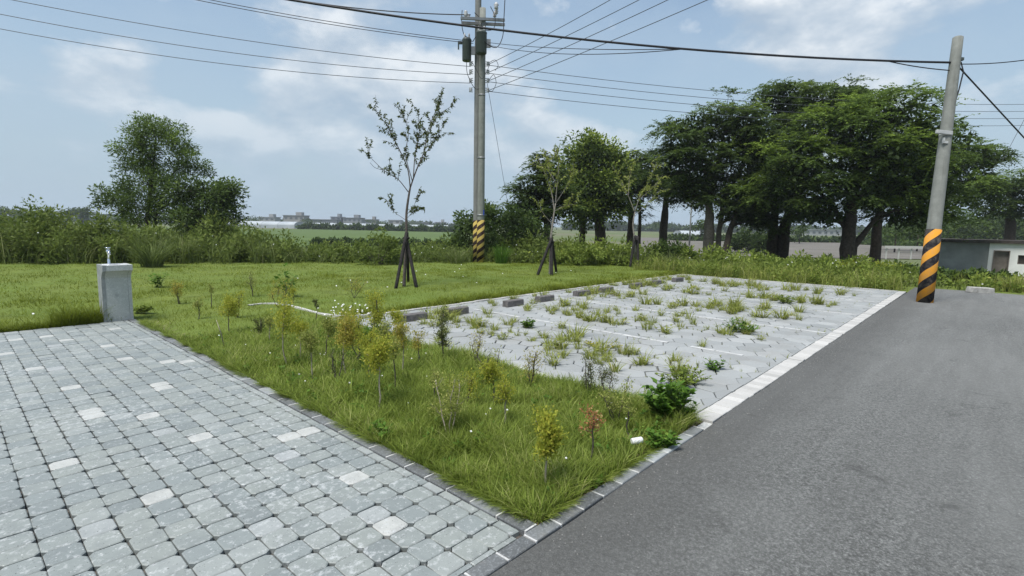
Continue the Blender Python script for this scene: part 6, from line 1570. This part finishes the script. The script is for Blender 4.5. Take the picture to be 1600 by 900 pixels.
def bush(foot, H, spread, pal, label, seed, ncl, leaf, tone, nl=50, rad=0.22):
    r = np.random.default_rng(seed); z0 = gz(foot) + 0.1; root = thing('bush', label, 'bush', (foot[0], foot[1], z0), 0)
    lv = Leaves(); wood = MB()
    for k in range(ncl):
        a = r.uniform(0, 6.28); q = spread * math.sqrt(r.random()); zz = H * r.uniform(0.15, 1.0) * (1 - 0.45 * (q / spread) ** 2); c = np.array([q * math.cos(a), q * math.sin(a), zz])
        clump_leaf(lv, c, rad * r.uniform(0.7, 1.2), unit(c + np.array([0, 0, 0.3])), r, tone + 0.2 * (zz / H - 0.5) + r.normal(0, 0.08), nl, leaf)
        if k % 3 == 0: wood.tube(bezier((c[0] * 0.15, c[1] * 0.15, 0), (c[0] * 0.5, c[1] * 0.5, zz * 0.6), c, 4), [0.018, 0.014, 0.009, 0.005], 5, False)
    obj('branch', wood, M['bark_thin'], root); obj('foliage', lv.mesh('foliage'), M[pal], root)
bush((11.054, 16.794, 0.233), 1.45, 0.75, 'lf_hedge', 'rounded vine-covered bush left of the staked sparse tree', 501, 46, (0.11, 0.05), 0.42)
bush((17.304, 12.135, 0.007), 0.85, 1.0, 'lf_weed', 'fresh green bush between the second and third staked trees', 502, 50, (0.13, 0.07), 0.45)
bush((18.785, 11.268, 0.074), 0.75, 0.7, 'lf_weed', 'green bush left of the third staked tree', 503, 32, (0.12, 0.07), 0.5)
bush((20.271, 9.676, 0.292), 1.05, 0.8, 'lf_mid', 'dark leafy bush right of the third staked tree', 504, 42, (0.15, 0.07), 0.28)
bush((26.544, 5.002, 0.126), 1.1, 0.7, 'lf_dark', 'dark bush against the thickest trunk', 505, 36, (0.13, 0.06), 0.35)
bush((23.526, 3.07, 0.06), 0.75, 0.7, 'lf_yellow', 'yellow-leaved bush right of the thickest trunk', 506, 24, (0.10, 0.05), 0.35)
bush((22.892, 3.784, 0.163), 0.65, 0.45, 'lf_yellow', 'yellow-green bush in front of the thickest trunk', 507, 18, (0.10, 0.05), 0.30)
bush((21.258, 0.624, 0.059), 0.42, 0.9, 'lf_mid', 'low creeping vine mound right of the leaning pole', 508, 46, (0.13, 0.09), 0.3)
bush((23.761, -0.19, 0.001), 0.40, 0.8, 'lf_mid', 'dark creeper in front of the house door', 509, 34, (0.13, 0.09), 0.22)
bush((24.953, 2.247, 0.042), 0.8, 1.0, 'lf_mid', 'wide leafy creeper behind the leaning pole', 510, 44, (0.18, 0.10), 0.35)
bush((64.848, 21.268, 0.103), 2.6, 2.4, 'lf_dark', 'dark far bush between the trunks', 511, 50, (0.4, 0.2), 0.3, 40, 0.6)
bush((64.004, 19.243, 0.325), 2.0, 1.4, 'lf_dark', 'smaller dark far bush right of the first one', 512, 30, (0.4, 0.2), 0.3, 40, 0.5)
# grit swept against the kerb and strewn over the asphalt
gt = MB()
for k in range(700):
    x = random.uniform(-0.5, 12.0); y = 1.51 - abs(random.gauss(0, 0.12)) if k < 550 else random.uniform(-3.0, 1.5); q = random.uniform(0.0015, 0.0045)
    gt.box((x, y, -0.004 + q * 0.3), (q * 2, q * 1.6, q * 1.2), Matrix.Rotation(random.random() * 3, 3, 'Z'), 0.6)
o = obj('grit', gt, M['grit']); tag(o, 'small pale grit along the kerb and on the asphalt', 'grit', None, 'stuff')
# white flowers among the weeds
fl = MB()
for x, y, s in zip(*band(150, -0.2, 3.0)):
    x, y = float(x), float(y); p = px_of(x, y); z = float(ground_z(np.array(x), np.array(y))) + 0.1 + np.interp(p, HX, HH) * random.uniform(0.5, 1.0)
    fl.box((x, y, z), (0.03, 0.03, 0.02), Matrix.Rotation(random.random(), 3, 'X'))
for k in range(40):
    x, y = random.uniform(2.2, 4.0), random.uniform(1.8, 7.6); fl.box((x, y, float(lawn_z(np.array(x), np.array(y))) + random.uniform(0.05, 0.12)), (0.012, 0.012, 0.006), Matrix.Rotation(random.random(), 3, 'X'))
for k in range(24):
    x, y = random.uniform(-1, 14), random.uniform(9, 14); fl.box((x, y, float(lawn_z(np.array(x), np.array(y))) + random.uniform(0.06, 0.12)), (0.025, 0.025, 0.01), Matrix.Rotation(random.random(), 3, 'X'))
for k in range(40):
    x, y = 4.25 + random.gauss(0, 0.25), 7.35 + random.gauss(0, 0.3); fl.box((x, y, 0.2 + random.uniform(-0.1, 0.08)), (0.018, 0.018, 0.01), Matrix.Rotation(random.random(), 3, 'X'))
o = obj('flowers', fl, M['flower']); tag(o, 'tiny white flowers dotted through the weeds and grass', 'flowers', None, 'stuff')

# ------------------------------------------------------------------ far belts of crops and trees
def belt(name, label, a, b, h, wd, pal, seed, n, leaf):
    r = np.random.default_rng(seed); a, b = np.array(a), np.array(b); lv = Leaves(); m_ = n
    t = r.random(m_); C = a + (b - a) * t[:, None]; d = unit(b - a); s = np.array([-d[1], d[0], 0]); C = C + s * r.uniform(-wd, wd, (m_, 1)); C[:, 2] = LOW - 0.15 + h * r.random(m_) * (0.75 + 0.25 * np.sin(t * 70 + seed))
    lv.leaf(C, rand_dirs(m_, r), leaf * r.uniform(0.6, 1.3, m_), leaf * 0.6, r, np.clip(r.normal(0.35, 0.2, m_), 0, 1), 0.3)
    o = obj(name, lv.mesh(name), M[pal]); tag(o, label, 'crops', None, 'stuff')
belt('crop_belt', 'dark green crop row behind the rice field', (101.231, 210, -0.707), (134.783, 135.765, -0.737), 2.3, 2, 'lf_dark', 601, 9000, 1.2)
belt('crop_belt', 'dark low crop edge at the near side of the rice field', (31.022, 61.157, -1.271), (43.387, 47.551, -1.439), 0.95, 1.2, 'lf_dark', 602, 7000, 0.4)
belt('crop_belt', 'dark green crop row beyond the ploughed field', (113.729, 54.257, -0.37), (169.246, 8.31, -0.055), 1.3, 3, 'lf_dark', 603, 9000, 0.9)
belt('crop_belt', 'bluish tree belt on the right horizon', (339.495, 254.662, -2.508), (623.057, -56.384, -0.787), 6.5, 8, 'lf_dark', 604, 16000, 3.2)
belt('crop_belt', 'low tree belt on the left horizon', (-70.286, 718.87, -6.388), (305.195, 307.45, -1.539), 4.4, 8, 'lf_dark', 605, 14000, 3.0)
def far_tree(p, h, wd, label, seed):
    r = np.random.default_rng(seed); root = thing('far_tree', label, 'tree', (p[0], p[1], LOW - 0.15), 0, 'far trees on the horizon')
    lv = Leaves(); n = 420
    for k in range(7):
        c = np.array([r.normal(0, wd * 0.28), r.normal(0, wd * 0.28), h * r.uniform(0.45, 0.85)]); q = rand_dirs(n // 7, r) * (r.random((n // 7, 1)) ** 0.4) * np.array([wd * 0.3, wd * 0.3, h * 0.2])
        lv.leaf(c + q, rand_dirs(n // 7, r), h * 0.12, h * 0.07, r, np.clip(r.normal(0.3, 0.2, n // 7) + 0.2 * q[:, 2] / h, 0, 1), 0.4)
    obj('trunk', MB().tube([(0, 0, 0), (0, 0, h * 0.6)], [h * 0.03, h * 0.015], 6), M['bark'], root); obj('crown', lv.mesh('crown'), M['lf_mid'], root)
for k, (p, h, wd, lb) in enumerate([((19.1, 292.866, 0.228), 7.2, 7, 'far round tree at the left edge above the raised road'), ((22.39, 289.268, 0.307), 6.2, 5, 'far round tree second from the left edge'),
        ((26.68, 254.693, 0.579), 6.6, 8, 'far tree in the gap of the raised road'), ((32.633, 248.182, 0.722), 7.0, 7, 'far tree left of the small flat-topped one'), ((36.079, 244.413, 0.805), 7.2, 5, 'far small flat-topped tree left of the feathery tree'),
        ((135.156, 344.866, -0.002), 6.6, 10, 'far tree left of the village'), ((159.31, 318.306, -0.221), 5.4, 8, 'far tree between the beige block and the shed'), ((187, 287.878, -0.356), 5.2, 12, 'far tree just left of the sapling stem on the skyline'),
        ((205.743, 267.308, -0.305), 4.6, 14, 'far tree clump right of the sapling stem'), ((279.57, 141.287, -0.822), 6, 10, 'far tree between trunks in the middle'), ((118.248, 49.468, 0.61), 5.0, 4, 'far pale tree by the thin far pole'),
        ((122.431, 29.945, 0.759), 4.0, 4, 'far tree between the dark trunks'), ((86.542, 9.556, 0.915), 4.2, 7, 'far bluish tree left of the leaning pole'), ((94.888, 7.871, 0.921), 4.4, 7, 'far bluish tree behind the leaning pole'), ((97.256, 12.725, 0.784), 4.4, 6, 'far bluish tree right of the second trunk')]):
    far_tree(p, h, wd, lb, 700 + k)
# wooded rise behind the house
hv = np.random.default_rng(9); n = 20000; lv = Leaves(); h0 = np.array((129.964, -0.76, 0.758)); u = np.array([0.675, -0.738, 0]); v = np.array([0.738, 0.675, 0])
a_ = hv.uniform(-16, 26, n); b_ = hv.uniform(0, 16, n); C = h0 + u * a_[:, None] + v * b_[:, None]; C[:, 2] = LOW + (5.4 + 0.9 * np.sin(a_ * 0.7) + 0.6 * np.sin(a_ * 1.9)) * sstep(-16, -3, a_) * hv.random(n) ** 0.6
lv.leaf(C, rand_dirs(n, hv), 0.7, 0.4, hv, np.clip(hv.normal(0.35, 0.2, n), 0, 1), 0.4)
o = obj('distant_wood', lv.mesh('distant_wood'), M['lf_mid']); tag(o, 'wooded rise in the distance behind the small house', 'wood', None, 'stuff')

# ------------------------------------------------------------------ air: thin summer haze
hz = bpy.data.materials.new('haze_air'); hz.use_nodes = True; ht = hz.node_tree
for nd in list(ht.nodes):
    if nd.type == 'BSDF_PRINCIPLED': ht.nodes.remove(nd)
pvn = ht.nodes.new('ShaderNodeVolumePrincipled'); pvn.inputs['Color'].default_value = (0.86, 0.92, 1.0, 1); pvn.inputs['Density'].default_value = 0.0004; pvn.inputs['Anisotropy'].default_value = 0.2
ht.links.new(pvn.outputs[0], [nd for nd in ht.nodes if nd.type == 'OUTPUT_MATERIAL'][0].inputs['Volume'])
hb = obj('haze', MB().box((0, 0, 8.0), (15200, 15200, 21.0)), hz); tag(hb, 'thin summer haze over the fields', 'haze', None, 'stuff')
